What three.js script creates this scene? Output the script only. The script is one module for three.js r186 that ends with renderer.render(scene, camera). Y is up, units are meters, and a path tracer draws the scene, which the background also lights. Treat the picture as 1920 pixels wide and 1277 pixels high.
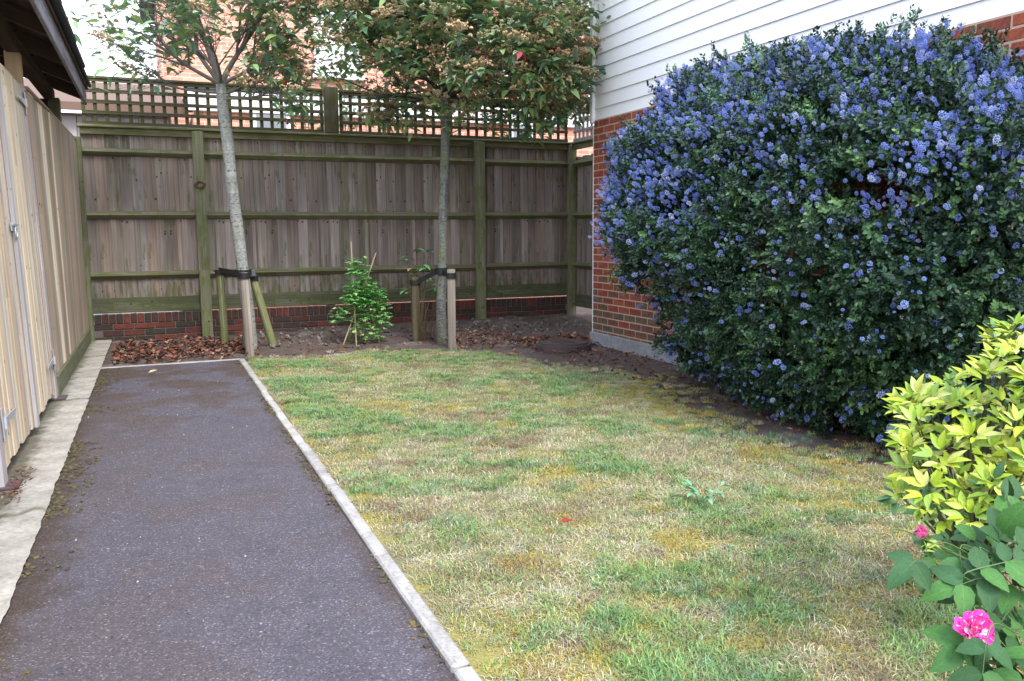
import * as THREE from 'three';
import { mergeGeometries } from 'three/addons/utils/BufferGeometryUtils.js';

// ---------------------------------------------------------------- camera, sky, sun, exposure
const scene = new THREE.Scene();
const camera = new THREE.PerspectiveCamera(43.743, 1024 / 681, 0.05, 400);
{
  const PIT = 0.1276, YAW = 0.3966, ROLL = -0.0071;
  const fw = new THREE.Vector3(Math.sin(YAW) * Math.cos(PIT), -Math.sin(PIT), -Math.cos(YAW) * Math.cos(PIT));
  const r0 = new THREE.Vector3(Math.cos(YAW), 0, Math.sin(YAW)), u0 = new THREE.Vector3().crossVectors(r0, fw);
  const c = Math.cos(ROLL), s = Math.sin(ROLL);
  const r = r0.clone().multiplyScalar(c).addScaledVector(u0, s), u = u0.clone().multiplyScalar(c).addScaledVector(r0, -s);
  camera.quaternion.setFromRotationMatrix(new THREE.Matrix4().makeBasis(r, u, fw.clone().negate()));
  camera.position.set(0, 1.22, 0);
  camera.updateMatrixWorld(true);
  camera.userData.axes = { r, u, fw };
}
const renderer = new THREE.WebGLRenderer();
renderer.toneMapping = THREE.LinearToneMapping;
renderer.toneMappingExposure = 2.95;
renderer.shadowMap.enabled = true;

// ---------------------------------------------------------------- helpers: random, noise
function mulberry(a) { return () => { a = (a + 0x6d2b79f5) | 0; let t = Math.imul(a ^ (a >>> 15), 1 | a); t = (t + Math.imul(t ^ (t >>> 7), 61 | t)) ^ t; return ((t ^ (t >>> 14)) >>> 0) / 4294967296; }; }
let rnd = mulberry(7);
const seed = (n) => { rnd = mulberry(n); };
const rr = (a, b) => a + (b - a) * rnd();
const pick = (a) => a[Math.floor(rnd() * a.length)];
const clamp = (x, a = 0, b = 1) => Math.min(b, Math.max(a, x));
const lerp = (a, b, t) => a + (b - a) * t;
const smooth = (a, b, x) => { const t = clamp((x - a) / (b - a)); return t * t * (3 - 2 * t); };
function hash3(x, y, z) { let h = Math.imul(x, 374761393) + Math.imul(y, 668265263) + Math.imul(z, 1274126177); h = Math.imul(h ^ (h >>> 13), 1274126177); return ((h ^ (h >>> 16)) >>> 0) / 4294967296; }
function noise3(x, y, z) {
  const xi = Math.floor(x), yi = Math.floor(y), zi = Math.floor(z); let u = x - xi, v = y - yi, w = z - zi;
  u = u * u * (3 - 2 * u); v = v * v * (3 - 2 * v); w = w * w * (3 - 2 * w);
  const l = (a, b, t) => a + (b - a) * t, H = (i, j, k) => hash3(xi + i, yi + j, zi + k);
  return l(l(l(H(0, 0, 0), H(1, 0, 0), u), l(H(0, 1, 0), H(1, 1, 0), u), v), l(l(H(0, 0, 1), H(1, 0, 1), u), l(H(0, 1, 1), H(1, 1, 1), u), v), w);
}
const noise2 = (x, y) => noise3(x, y, 0.5);
function fbm(x, y, o = 4) { let a = 0, w = 0.5, s = 0; for (let i = 0; i < o; i++) { a += w * noise3(x, y, i * 7.3 + 0.5); s += w; w *= 0.5; x *= 2.03; y *= 2.03; } return a / s; }
const V = (x, y, z) => new THREE.Vector3(x, y, z);

// the sky: bright, thin, even cloud, a little bluer overhead
{
  const w = 256, h = 128, d = new Float32Array(w * h * 4);
  for (let j = 0; j < h; j++) for (let i = 0; i < w; i++) {
    const el = ((j + 0.5) / h - 0.5) * Math.PI, az = (i + 0.5) / w * Math.PI * 2;
    const n = fbm(4 + Math.cos(az) * Math.cos(el) * 2.2 + Math.sin(el), 9 + Math.sin(az) * Math.cos(el) * 2.2, 4);
    const t = clamp(Math.sin(Math.max(el, 0))), cl = smooth(0.35, 0.65, n);
    const k = (j * w + i) * 4;
    d[k] = lerp(0.98, lerp(0.64, 0.9, cl), t); d[k + 1] = lerp(1.0, lerp(0.8, 0.95, cl), t); d[k + 2] = lerp(1.06, lerp(1.12, 1.06, cl), t); d[k + 3] = 1;
    if (el < 0) { d[k] *= 0.6; d[k + 1] *= 0.6; d[k + 2] *= 0.58; }
  }
  const t = new THREE.DataTexture(d, w, h, THREE.RGBAFormat, THREE.FloatType);
  t.mapping = THREE.EquirectangularReflectionMapping; t.magFilter = THREE.LinearFilter; t.minFilter = THREE.LinearFilter; t.needsUpdate = true;
  scene.background = t; scene.environment = t;
}
const sun = new THREE.DirectionalLight(new THREE.Color(1, 0.95, 0.88), 1.5);
sun.position.set(3.0, 9.5, 2.6); sun.target.position.set(1.5, 0, -6);
sun.castShadow = true; sun.shadow.radius = 40;
sun.shadow.camera.left = -14; sun.shadow.camera.right = 14; sun.shadow.camera.top = 16; sun.shadow.camera.bottom = -16; sun.shadow.camera.far = 60;
sun.shadow.mapSize.set(2048, 2048);
scene.add(sun, sun.target);

// ---------------------------------------------------------------- helpers: placing, tagging
const taken = {};
function numbered(n) { const k = taken[n] = (taken[n] ?? -1) + 1; return k ? n + '_' + String(k).padStart(3, '0') : n; }
function tag(o, label, category, group, kind) { o.userData.label = label; if (category) o.userData.category = category; if (group) o.userData.group = group; if (kind) o.userData.kind = kind; return o; }
function thing(name, label, category, pos = [0, 0, 0], group) { const g = new THREE.Group(); g.name = numbered(name); g.position.set(...pos); scene.add(g); return tag(g, label, category, group); }
function mesh(name, geo, mat, parent, pos) { const m = new THREE.Mesh(geo, mat); m.name = name; m.castShadow = m.receiveShadow = true; if (pos) m.position.set(...pos); if (parent) parent.add(m); return m; }
function solo(name, geo, mat, label, category, pos, group) { const m = mesh(numbered(name), geo, mat, scene, pos); return tag(m, label, category, group); }
function structure(name, geo, mat, label) { const m = mesh(numbered(name), geo, mat, scene); m.userData.kind = 'structure'; m.userData.label = label; return m; }
function instanced(name, geo, mat, mats, cols, parent) {
  const im = new THREE.InstancedMesh(geo, mat, mats.length); im.name = name; im.castShadow = im.receiveShadow = true;
  mats.forEach((m, i) => im.setMatrixAt(i, m)); if (cols) cols.forEach((c, i) => im.setColorAt(i, c));
  im.userData.kind = 'stuff'; if (parent) parent.add(im); return im;
}
// a pixel of the 1920 x 1277 photograph and a distance along the optical axis -> a point
function at(px, py, depth) {
  const { r, u, fw } = camera.userData.axes, f = 1590.6;
  return camera.position.clone().addScaledVector(fw, depth).addScaledVector(r, (px - 960) / f * depth).addScaledVector(u, -(py - 638.5) / f * depth);
}
function toPx(p) { const { r, u, fw } = camera.userData.axes, q = p.clone().sub(camera.position), d = q.dot(fw); return [960 + 1590.6 * q.dot(r) / d, 638.5 - 1590.6 * q.dot(u) / d, d]; }
const inFrame = (p, m = 20) => { const [x, y, d] = toPx(p); return d > 0 && x > -m && x < 1920 + m && y > -m && y < 1277 + m; };

// ---------------------------------------------------------------- helpers: geometry
function flatGeo(tris, uvs, cols) {
  const g = new THREE.BufferGeometry();
  g.setAttribute('position', new THREE.Float32BufferAttribute(tris, 3));
  g.setAttribute('uv', new THREE.Float32BufferAttribute(uvs, 2));
  if (cols) g.setAttribute('color', new THREE.Float32BufferAttribute(cols, 3));
  g.computeVertexNormals(); return g;
}
// box-mapped uv in metres; the grain (v) runs along axis 'x' | 'y' | 'z'
function boxUV(g, axis = 'y', ou = 0, ov = 0) {
  g = g.index ? g.toNonIndexed() : g; g.computeVertexNormals();
  const p = g.attributes.position, n = g.attributes.normal, uv = new Float32Array(p.count * 2);
  const others = { x: ['y', 'z'], y: ['x', 'z'], z: ['x', 'y'] }[axis], get = (a, i) => (a === 'x' ? p.getX(i) : a === 'y' ? p.getY(i) : p.getZ(i));
  for (let i = 0; i < p.count; i++) {
    const nx = Math.abs(n.getX(i)), ny = Math.abs(n.getY(i)), nz = Math.abs(n.getZ(i));
    const dom = nx > ny && nx > nz ? 'x' : ny > nz ? 'y' : 'z';
    const ua = dom === axis ? others[0] : others.find((a) => a !== dom), va = dom === axis ? others[1] : axis;
    uv[2 * i] = get(ua, i) + ou; uv[2 * i + 1] = get(va, i) + ov;
  }
  g.setAttribute('uv', new THREE.BufferAttribute(uv, 2)); return g;
}
// a box with chamfered edges, centred; 44 triangles
function chamfer(w, h, d, c = 0.004, axis = 'y', ou = 0, ov = 0) {
  const pts = [], X = w / 2, Y = h / 2, Z = d / 2, P = [];
  const sgn = [-1, 1], id = (a, b, e, k) => P[((a > 0) * 4 + (b > 0) * 2 + (e > 0)) * 3 + k];
  for (const a of sgn) for (const b of sgn) for (const e of sgn) P.push(V(a * X, b * (Y - c), e * (Z - c)), V(a * (X - c), b * Y, e * (Z - c)), V(a * (X - c), b * (Y - c), e * Z));
  const quad = (A, B, C, D, out) => { const n = V(0, 0, 0).crossVectors(B.clone().sub(A), C.clone().sub(A)); if (n.dot(out) < 0) [B, D] = [D, B]; for (const q of [A, B, C, A, C, D]) pts.push(q.x, q.y, q.z); };
  const tri = (A, B, C, out) => { const n = V(0, 0, 0).crossVectors(B.clone().sub(A), C.clone().sub(A)); if (n.dot(out) < 0) [B, C] = [C, B]; for (const q of [A, B, C]) pts.push(q.x, q.y, q.z); };
  for (const s of sgn) {
    quad(id(s, -1, -1, 0), id(s, 1, -1, 0), id(s, 1, 1, 0), id(s, -1, 1, 0), V(s, 0, 0));
    quad(id(-1, s, -1, 1), id(1, s, -1, 1), id(1, s, 1, 1), id(-1, s, 1, 1), V(0, s, 0));
    quad(id(-1, -1, s, 2), id(1, -1, s, 2), id(1, 1, s, 2), id(-1, 1, s, 2), V(0, 0, s));
  }
  for (const a of sgn) for (const b of sgn) {
    quad(id(a, b, -1, 0), id(a, b, -1, 1), id(a, b, 1, 1), id(a, b, 1, 0), V(a, b, 0));
    quad(id(a, -1, b, 0), id(a, -1, b, 2), id(a, 1, b, 2), id(a, 1, b, 0), V(a, 0, b));
    quad(id(-1, a, b, 1), id(-1, a, b, 2), id(1, a, b, 2), id(1, a, b, 1), V(0, a, b));
    for (const e of sgn) tri(id(a, b, e, 0), id(a, b, e, 1), id(a, b, e, 2), V(a, b, e));
  }
  const g = new THREE.BufferGeometry(); g.setAttribute('position', new THREE.Float32BufferAttribute(pts, 3)); return boxUV(g, axis, ou, ov);
}
// a solid between two polygons of equal length (extruded section), flat shaded, box-mapped
function loft(A, B, axis = 'y', ou = 0, ov = 0) {
  const pts = [], n = A.length, push = (...q) => q.forEach((v) => pts.push(v.x, v.y, v.z));
  const cA = A.reduce((s, v) => s.add(v), V(0, 0, 0)).divideScalar(n), cB = B.reduce((s, v) => s.add(v), V(0, 0, 0)).divideScalar(n), c = cA.clone().add(cB).multiplyScalar(0.5);
  const tri = (a, b, d) => { const nn = V(0, 0, 0).crossVectors(b.clone().sub(a), d.clone().sub(a)); if (nn.dot(a.clone().add(b).add(d).divideScalar(3).sub(c)) < 0) push(a, d, b); else push(a, b, d); };
  for (let i = 0; i < n; i++) { const j = (i + 1) % n; tri(A[i], A[j], B[j]); tri(A[i], B[j], B[i]); }
  for (let i = 1; i < n - 1; i++) { tri(A[0], A[i], A[i + 1]); tri(B[0], B[i], B[i + 1]); }
  const g = new THREE.BufferGeometry(); g.setAttribute('position', new THREE.Float32BufferAttribute(pts, 3)); return boxUV(g, axis, ou, ov);
}
// a tapered round tube through points with radii; uv in metres
function tube(pts, radii, sides = 8, caps = true, wob = 0) {
  const pos = [], uv = [], idx = []; let len = 0, up = V(0.13, 0.2, 0.97), prev = null;
  pts.forEach((p, i) => {
    const t = (i < pts.length - 1 ? pts[i + 1].clone().sub(p) : p.clone().sub(pts[i - 1])); if (i > 0 && i < pts.length - 1) t.add(p.clone().sub(pts[i - 1])); t.normalize();
    let a = prev ? prev.clone().addScaledVector(t, -prev.dot(t)) : up.clone().addScaledVector(t, -up.dot(t)); if (a.lengthSq() < 1e-6) a = V(1, 0, 0).addScaledVector(t, -t.x); a.normalize(); prev = a;
    const b = V(0, 0, 0).crossVectors(t, a); if (i) len += p.distanceTo(pts[i - 1]);
    for (let k = 0; k <= sides; k++) {
      const th = k / sides * Math.PI * 2, kk = k % sides, R = radii[i] * (1 + wob * (noise3(p.x * 9 + kk * 3.1, p.y * 9, p.z * 9 + kk * 1.7) - 0.5));
      pos.push(p.x + (a.x * Math.cos(th) + b.x * Math.sin(th)) * R, p.y + (a.y * Math.cos(th) + b.y * Math.sin(th)) * R, p.z + (a.z * Math.cos(th) + b.z * Math.sin(th)) * R);
      uv.push(k / sides * Math.max(0.05, 6.28 * radii[0]), len);
    }
    if (i) for (let k = 0; k < sides; k++) { const q = (i - 1) * (sides + 1) + k, w = q + sides + 1; idx.push(q, q + 1, w, q + 1, w + 1, w); }
  });
  if (caps) for (const [i, flip] of [[0, 1], [pts.length - 1, 0]]) {
    const c = pos.length / 3; pos.push(pts[i].x, pts[i].y, pts[i].z); uv.push(0, 0); const o = i * (sides + 1);
    for (let k = 0; k < sides; k++) flip ? idx.push(c, o + k + 1, o + k) : idx.push(c, o + k, o + k + 1);
  }
  const g = new THREE.BufferGeometry(); g.setAttribute('position', new THREE.Float32BufferAttribute(pos, 3)); g.setAttribute('uv', new THREE.Float32BufferAttribute(uv, 2)); g.setIndex(idx); g.computeVertexNormals(); return g;
}
// a leaf lying along +z from the origin, upper side +y, folded along the midrib and drooping
function leafGeo(L, W, { fold = 0.25, droop = 0.2, seg = 4, tip = 0.55, wave = 0, point = false } = {}) {
  const pos = [], idx = [], uv = [];
  for (let i = 0; i <= seg; i++) {
    const t = i / seg, w = W * 0.5 * (point ? 2.6 * Math.pow(t, 0.55) * Math.pow(1 - t, 0.9) * (i % 2 ? 1.05 : 0.96) : Math.pow(Math.sin(Math.PI * Math.pow(t, tip)), 0.85)) + (i === 0 ? 0.0006 : 0), z = L * t, y = -droop * L * t * t;
    const f = fold * w + wave * L * Math.sin(t * 9) * (i % 2 ? 1 : -1);
    pos.push(-w, y + f, z, 0, y, z, w, y + f, z); uv.push(0.5 - w / W, t, 0.5, t, 0.5 + w / W, t);
    if (i) { const a = (i - 1) * 3, b = i * 3; idx.push(a, b, a + 1, b, b + 1, a + 1, a + 1, b + 1, a + 2, b + 1, b + 2, a + 2); }
  }
  const g = new THREE.BufferGeometry(); g.setAttribute('position', new THREE.Float32BufferAttribute(pos, 3)); g.setAttribute('uv', new THREE.Float32BufferAttribute(uv, 2)); g.setIndex(idx); g.computeVertexNormals(); return g;
}
function frame(dir, upish = V(0, 1, 0), roll = 0) { // matrix whose +z is dir and +y is as near upish as may be
  const z = dir.clone().normalize(); let x = V(0, 0, 0).crossVectors(upish, z); if (x.lengthSq() < 1e-5) x = V(1, 0, 0); x.normalize();
  const m = new THREE.Matrix4().makeBasis(x, V(0, 0, 0).crossVectors(z, x), z); if (roll) m.multiply(new THREE.Matrix4().makeRotationZ(roll)); return m;
}
const place = (pos, dir, up, roll, s = 1) => frame(dir, up, roll).setPosition(pos).multiply(new THREE.Matrix4().makeScale(s, s, s));
const dirAE = (az, el) => V(Math.cos(az) * Math.cos(el), Math.sin(el), Math.sin(az) * Math.cos(el));
function blob(r, sx, sy, sz, det = 1, rough = 0.3, sd = 0) {
  const g = new THREE.IcosahedronGeometry(r, det), p = g.attributes.position;
  for (let i = 0; i < p.count; i++) { const x = p.getX(i), y = p.getY(i), z = p.getZ(i), k = 1 + rough * (noise3(x / r * 1.9 + sd, y / r * 1.9 + sd * 2, z / r * 1.9 + 5) - 0.5) * 2; p.setXYZ(i, x * k * sx, y * k * sy, z * k * sz); }
  g.computeVertexNormals(); return g;
}

// ---------------------------------------------------------------- helpers: textures (colour of the material only)
function tex(w, h, fn, rep = [1, 1], srgb = true) {
  const d = new Uint8Array(w * h * 4);
  for (let j = 0; j < h; j++) for (let i = 0; i < w; i++) { const c = fn(i / w, j / h), k = (j * w + i) * 4; d[k] = clamp(c[0], 0, 255); d[k + 1] = clamp(c[1], 0, 255); d[k + 2] = clamp(c[2], 0, 255); d[k + 3] = 255; }
  const t = new THREE.DataTexture(d, w, h); t.wrapS = t.wrapT = THREE.RepeatWrapping; t.magFilter = THREE.LinearFilter; t.minFilter = THREE.LinearMipmapLinearFilter; t.generateMipmaps = true;
  t.repeat.set(...rep); if (srgb) t.colorSpace = THREE.SRGBColorSpace; t.needsUpdate = true; return t;
}
// weathered softwood: 0.6 m across the grain, 2.4 m along it
function woodField(sd, nKnots) {
  seed(sd); const knots = []; for (let i = 0; i < nKnots; i++) knots.push([rnd(), rnd(), rr(0.006, 0.013)]);
  return (u, v) => {
    const x = u * 0.6, y = v * 2.4; let warp = 0, knot = 0;
    for (const [a, b, r] of knots) { let dx = x - a * 0.6, dy = (y - b * 2.4); if (Math.abs(dx) > 0.06 || Math.abs(dy) > 0.16) continue; const q = Math.exp(-(dx * dx / (r * r * 5) + dy * dy / (r * r * 40))); warp += q * Math.sign(dx + 1e-5) * r * 0.9; const e = Math.sqrt(dx * dx + dy * dy * 0.6); knot = Math.max(knot, smooth(r, r * 0.55, e)); }
    const g1 = fbm((x + warp) * 150 + sd, y * 1.1 + sd, 3), g2 = fbm((x + warp) * 38, y * 0.6 + 3 + sd, 3), g3 = fbm(x * 7 + sd, y * 1.6, 3), crack = smooth(0.80, 0.9, fbm((x + warp) * 90 + 11, y * 0.9 + 5, 2));
    return { g: 0.5 * g1 + 0.3 * g2 + 0.2 * g3, c: g3, knot, crack };
  };
}
const wf = woodField(3, 22), wf2 = woodField(12, 16);
const REP = [1 / 0.6, 1 / 2.4];
const woodTex = tex(512, 1024, (u, v) => { const { g, c, knot, crack } = wf(u, v); const l = 150 + (g - 0.5) * 150 + (c - 0.5) * 60 - crack * 55; return [lerp(l + 20 + c * 8, 62, knot), lerp(l + 12 + c * 4, 46, knot), lerp(l + 10, 40, knot)]; }, REP);
const boardTex = tex(512, 1024, (u, v) => {
  const { g, c, knot, crack } = wf(u, v), y = v * 2.4, l = 152 + (g - 0.5) * 140 + (c - 0.5) * 80 - crack * 60; let a = [lerp(l + 14 + c * 8, 60, knot), lerp(l + 10 + c * 4, 48, knot), lerp(l + 6, 42, knot)];
  const rust = smooth(0.74, 0.8, fbm(u * 40, v * 6 + 3, 3)) * 0.35, m = clamp(smooth(0.5, 0.62, fbm(u * 9 + 3, v * 8, 5) + 0.2 * smooth(0.45, 0.0, y) - 0.1)) * 0.6, k = 0.6 + g * 0.7;
  a = [lerp(a[0], 92, rust), lerp(a[1], 66, rust), lerp(a[2], 50, rust)]; return [lerp(a[0], 112 * k, m), lerp(a[1], 122 * k, m), lerp(a[2], 84 * k, m)];
}, REP);
const woodBump = tex(512, 512, (u, v) => { const { g, crack } = wf(u, v); const l = 130 + (g - 0.5) * 220 - crack * 110; return [l, l, l]; }, REP, false);
const mossWoodTex = tex(512, 1024, (u, v) => {
  const { g, c, knot, crack } = wf2(u, v); const l = 142 + (g - 0.5) * 190 - crack * 60, m = smooth(0.4, 0.66, fbm(u * 14 + 3, v * 20, 5)) * 0.8;
  const a = [lerp(l + 12, 62, knot), lerp(l + 10, 50, knot), lerp(l - 6, 38, knot)], mg = 0.75 + g * 0.6; return [lerp(a[0], 122 * mg, m), lerp(a[1], 132 * mg, m), lerp(a[2], 84 * mg, m)];
}, REP);
const paleWoodTex = tex(512, 1024, (u, v) => { const { g, c, knot, crack } = wf2(u, v); const l = 224 + (g - 0.5) * 110 + (c - 0.5) * 50 - crack * 100; return [lerp(l + 12, 120, knot), lerp(l + 4 - c * 4, 88, knot), lerp(l - 6 - c * 16, 64, knot)]; }, REP);
const brickTex = tex(256, 256, (u, v) => { const n = fbm(u * 30, v * 30, 4), m = fbm(u * 7 + 5, v * 7, 3), s = hash3(Math.floor(u * 256), Math.floor(v * 256), 3); const l = 175 + (n - 0.5) * 120 + (m - 0.5) * 80 + (s > 0.97 ? -60 : 0); return [l + 20, l + 8, l]; }, [4, 4]);
const concreteTex = tex(512, 512, (u, v) => { const n = fbm(u * 40, v * 40, 4), m = fbm(u * 6 + 2, v * 6, 4), s = hash3(Math.floor(u * 512), Math.floor(v * 512), 9); const l = 205 + (n - 0.5) * 70 + (m - 0.5) * 70 + (s > 0.985 ? -55 : s < 0.02 ? 22 : 0); return [l + 3, l, l - 6]; }, [1.5, 1.5]);
const grainBump = tex(512, 512, (u, v) => { const l = 128 + (fbm(u * 60, v * 60, 4) - 0.5) * 240; return [l, l, l]; }, [1.5, 1.5], false);
const barkTex = tex(256, 512, (u, v) => { const n = fbm(u * 16, v * 60, 4), m = fbm(u * 5 + 3, v * 9, 4), l = smooth(0.6, 0.72, fbm(u * 9 + 7, v * 90, 3)), mo = smooth(0.5, 0.66, fbm(u * 4 + 9, v * 5, 4)); const b = 170 + (n - 0.5) * 90 + (m - 0.5) * 80 - l * 70; return [b, b + 3 + mo * 6, b + 2 - mo * 28]; }, [2.5, 1]);
const barkBump = tex(256, 512, (u, v) => { const l = 128 + (fbm(u * 16, v * 60, 4) - 0.5) * 240; return [l, l, l]; }, [2.5, 1], false);
// tarmac: chippings in bitumen, 1.6 m a tile
const TAR = document.createElement('canvas'); TAR.width = TAR.height = 1024;
{
  const c = TAR.getContext('2d'); c.fillStyle = 'rgb(92,91,96)'; c.fillRect(0, 0, 1024, 1024); seed(41);
  for (let i = 0; i < 70000; i++) {
    const q = rnd(), l = q < 0.006 ? rr(165, 205) : q < 0.42 ? rr(108, 160) : rr(50, 122), w = rr(-8, 10), x = rnd() * 1024, y = rnd() * 1024, r = rr(0.8, q < 0.03 ? 3.2 : 2.5), e = rr(0.55, 1), a = rr(0, 3.14);
    c.fillStyle = `rgb(${l + w | 0},${l - 2 | 0},${l + 5 - w | 0})`; c.beginPath();
    for (let k = 0; k < 6; k++) { const th = a + k * 1.047, R = r * (0.8 + 0.4 * rnd()); c.lineTo(x + Math.cos(th) * R, y + Math.sin(th) * R * e); } c.closePath(); c.fill();
  }
}
function canvasTex(cv, rep, srgb) { const t = new THREE.CanvasTexture(cv); t.wrapS = t.wrapT = THREE.RepeatWrapping; t.repeat.set(...rep); if (srgb) t.colorSpace = THREE.SRGBColorSpace; return t; }

const std = (o) => new THREE.MeshStandardMaterial({ roughness: 0.9, side: THREE.DoubleSide, ...o });
const lin = (r, g, b) => new THREE.Color().setRGB(r, g, b);
const wood = (r, g, b, map = woodTex) => std({ color: lin(r, g, b), map, bumpMap: woodBump, bumpScale: 0.003, roughness: 0.92 });

const M = {
  boards: [[0.56, 0.48, 0.47], [0.72, 0.65, 0.65], [0.48, 0.38, 0.36], [0.62, 0.50, 0.45], [0.42, 0.38, 0.36], [0.68, 0.65, 0.67], [0.48, 0.47, 0.37], [0.60, 0.54, 0.52], [0.36, 0.31, 0.27]].map((c) => wood(Math.min(1, c[0] * 0.8 + 0.4 * 0.62), Math.min(1, c[1] * 0.8 + 0.4 * 0.57), Math.min(1, c[2] * 0.8 + 0.4 * 0.55), boardTex)),
  rail: wood(0.54, 0.52, 0.39, mossWoodTex), post: wood(0.60, 0.60, 0.50, mossWoodTex), gravel: wood(0.32, 0.34, 0.27, mossWoodTex), trellis: wood(0.30, 0.27, 0.21, mossWoodTex), trellisGrey: wood(0.8, 0.84, 0.86),
  pale: [[0.88, 0.75, 0.58], [0.82, 0.76, 0.70], [0.76, 0.60, 0.48], [0.92, 0.86, 0.76], [0.72, 0.66, 0.54], [0.62, 0.61, 0.65]].map((c) => wood(...c, paleWoodTex)),
  greyPale: wood(0.60, 0.62, 0.74, paleWoodTex), palePost: wood(0.9, 0.74, 0.52, paleWoodTex), oldPale: [[0.44, 0.34, 0.29], [0.48, 0.41, 0.38], [0.40, 0.34, 0.32], [0.36, 0.35, 0.28], [0.52, 0.42, 0.35]].map((c) => wood(...c, paleWoodTex)), mossPlank: wood(0.46, 0.48, 0.38, mossWoodTex),
  darkWood: wood(0.22, 0.16, 0.12), fascia: wood(0.62, 0.66, 0.80),
  galv: std({ color: lin(0.62, 0.66, 0.70), roughness: 0.45, metalness: 0.55, bumpMap: grainBump, bumpScale: 0.0006 }),
  slate: std({ color: lin(0.05, 0.055, 0.07), roughness: 0.7, bumpMap: grainBump, bumpScale: 0.002 }),
  bricks: [[0.50, 0.13, 0.065], [0.44, 0.11, 0.06], [0.54, 0.16, 0.08], [0.42, 0.10, 0.055], [0.48, 0.15, 0.085], [0.36, 0.10, 0.065]].map((c) => std({ color: lin(...c), map: brickTex, bumpMap: brickTex, bumpScale: 0.0015 })),
  stained: [[0.27, 0.155, 0.095], [0.24, 0.18, 0.115], [0.30, 0.13, 0.085], [0.2, 0.165, 0.12]].map((c) => std({ color: lin(...c), map: brickTex, bumpMap: brickTex, bumpScale: 0.0015 })),
  oldBricks: [[0.19, 0.062, 0.05], [0.13, 0.052, 0.045], [0.24, 0.075, 0.055], [0.085, 0.06, 0.052], [0.11, 0.062, 0.05], [0.075, 0.065, 0.055]].map((c) => std({ color: lin(...c), map: brickTex, bumpMap: brickTex, bumpScale: 0.002 })),
  mortar: std({ color: lin(0.44, 0.31, 0.24), bumpMap: grainBump, bumpScale: 0.002 }), oldMortar: std({ color: lin(0.13, 0.115, 0.105), bumpMap: grainBump, bumpScale: 0.003 }),
  plinth: std({ color: lin(0.42, 0.45, 0.50), map: concreteTex, bumpMap: grainBump, bumpScale: 0.002 }),
  white: std({ color: lin(0.85, 0.855, 0.865), roughness: 0.55 }), whiteRough: std({ color: lin(0.76, 0.77, 0.78), roughness: 0.7 }),
  concrete: std({ color: lin(0.80, 0.78, 0.75), map: concreteTex, bumpMap: grainBump, bumpScale: 0.004, vertexColors: true }),
  kerb: [[0.62, 0.61, 0.62], [0.55, 0.54, 0.55], [0.66, 0.64, 0.62]].map((c) => std({ color: lin(...c), map: concreteTex, bumpMap: grainBump, bumpScale: 0.004 })),
  tarmac: std({ color: lin(0.84, 0.79, 0.84), map: canvasTex(TAR, [1 / 1.6, 1 / 1.6], true), bumpMap: canvasTex(TAR, [1 / 1.6, 1 / 1.6], false), bumpScale: 0.004, roughness: 0.85, vertexColors: true }),
  soil: std({ color: lin(1, 1, 1), vertexColors: true, bumpMap: grainBump, bumpScale: 0.02, roughness: 1 }),
  lawnBase: std({ color: lin(1, 1, 1), vertexColors: true, bumpMap: grainBump, bumpScale: 0.015, roughness: 1 }),
  bark: std({ color: lin(0.62, 0.62, 0.6), map: barkTex, bumpMap: barkBump, bumpScale: 0.006 }), bark2: std({ color: lin(0.40, 0.40, 0.37), map: barkTex, bumpMap: barkBump, bumpScale: 0.006 }),
  twig: std({ color: lin(0.075, 0.06, 0.05) }), twigGrey: std({ color: lin(0.15, 0.135, 0.125) }),
  rubber: std({ color: lin(0.012, 0.012, 0.014), roughness: 0.6 }), cane: std({ color: lin(0.45, 0.36, 0.22), roughness: 0.6 }),
  iron: std({ color: lin(0.075, 0.05, 0.045), roughness: 0.85, bumpMap: grainBump, bumpScale: 0.004 }),
  leaf: std({ color: lin(1, 1, 1), roughness: 0.42 }), leafMatt: std({ color: lin(1, 1, 1), roughness: 0.62 }),
};
const veinTex = tex(128, 256, (u, v) => { const d = Math.abs(u - 0.5), rib = smooth(0.03, 0.008, d), q = (v * 9 - d * 7) % 1, sv = smooth(0.13, 0.04, Math.abs((q + 1) % 1 - 0.5)) * 0.6 * smooth(0, 0.06, d), n = fbm(u * 12, v * 18, 3); const l = 218 + (n - 0.5) * 60 + rib * 30 + sv * 20; return [l + rib * 12 + sv * 6, l + 4, l - 10]; });
const leafMat = (r, g, b, roughness = 0.45, map = null) => std({ color: lin(r, g, b), roughness, ...(map ? { map, bumpMap: map, bumpScale: 0.0008 } : {}) });

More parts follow.
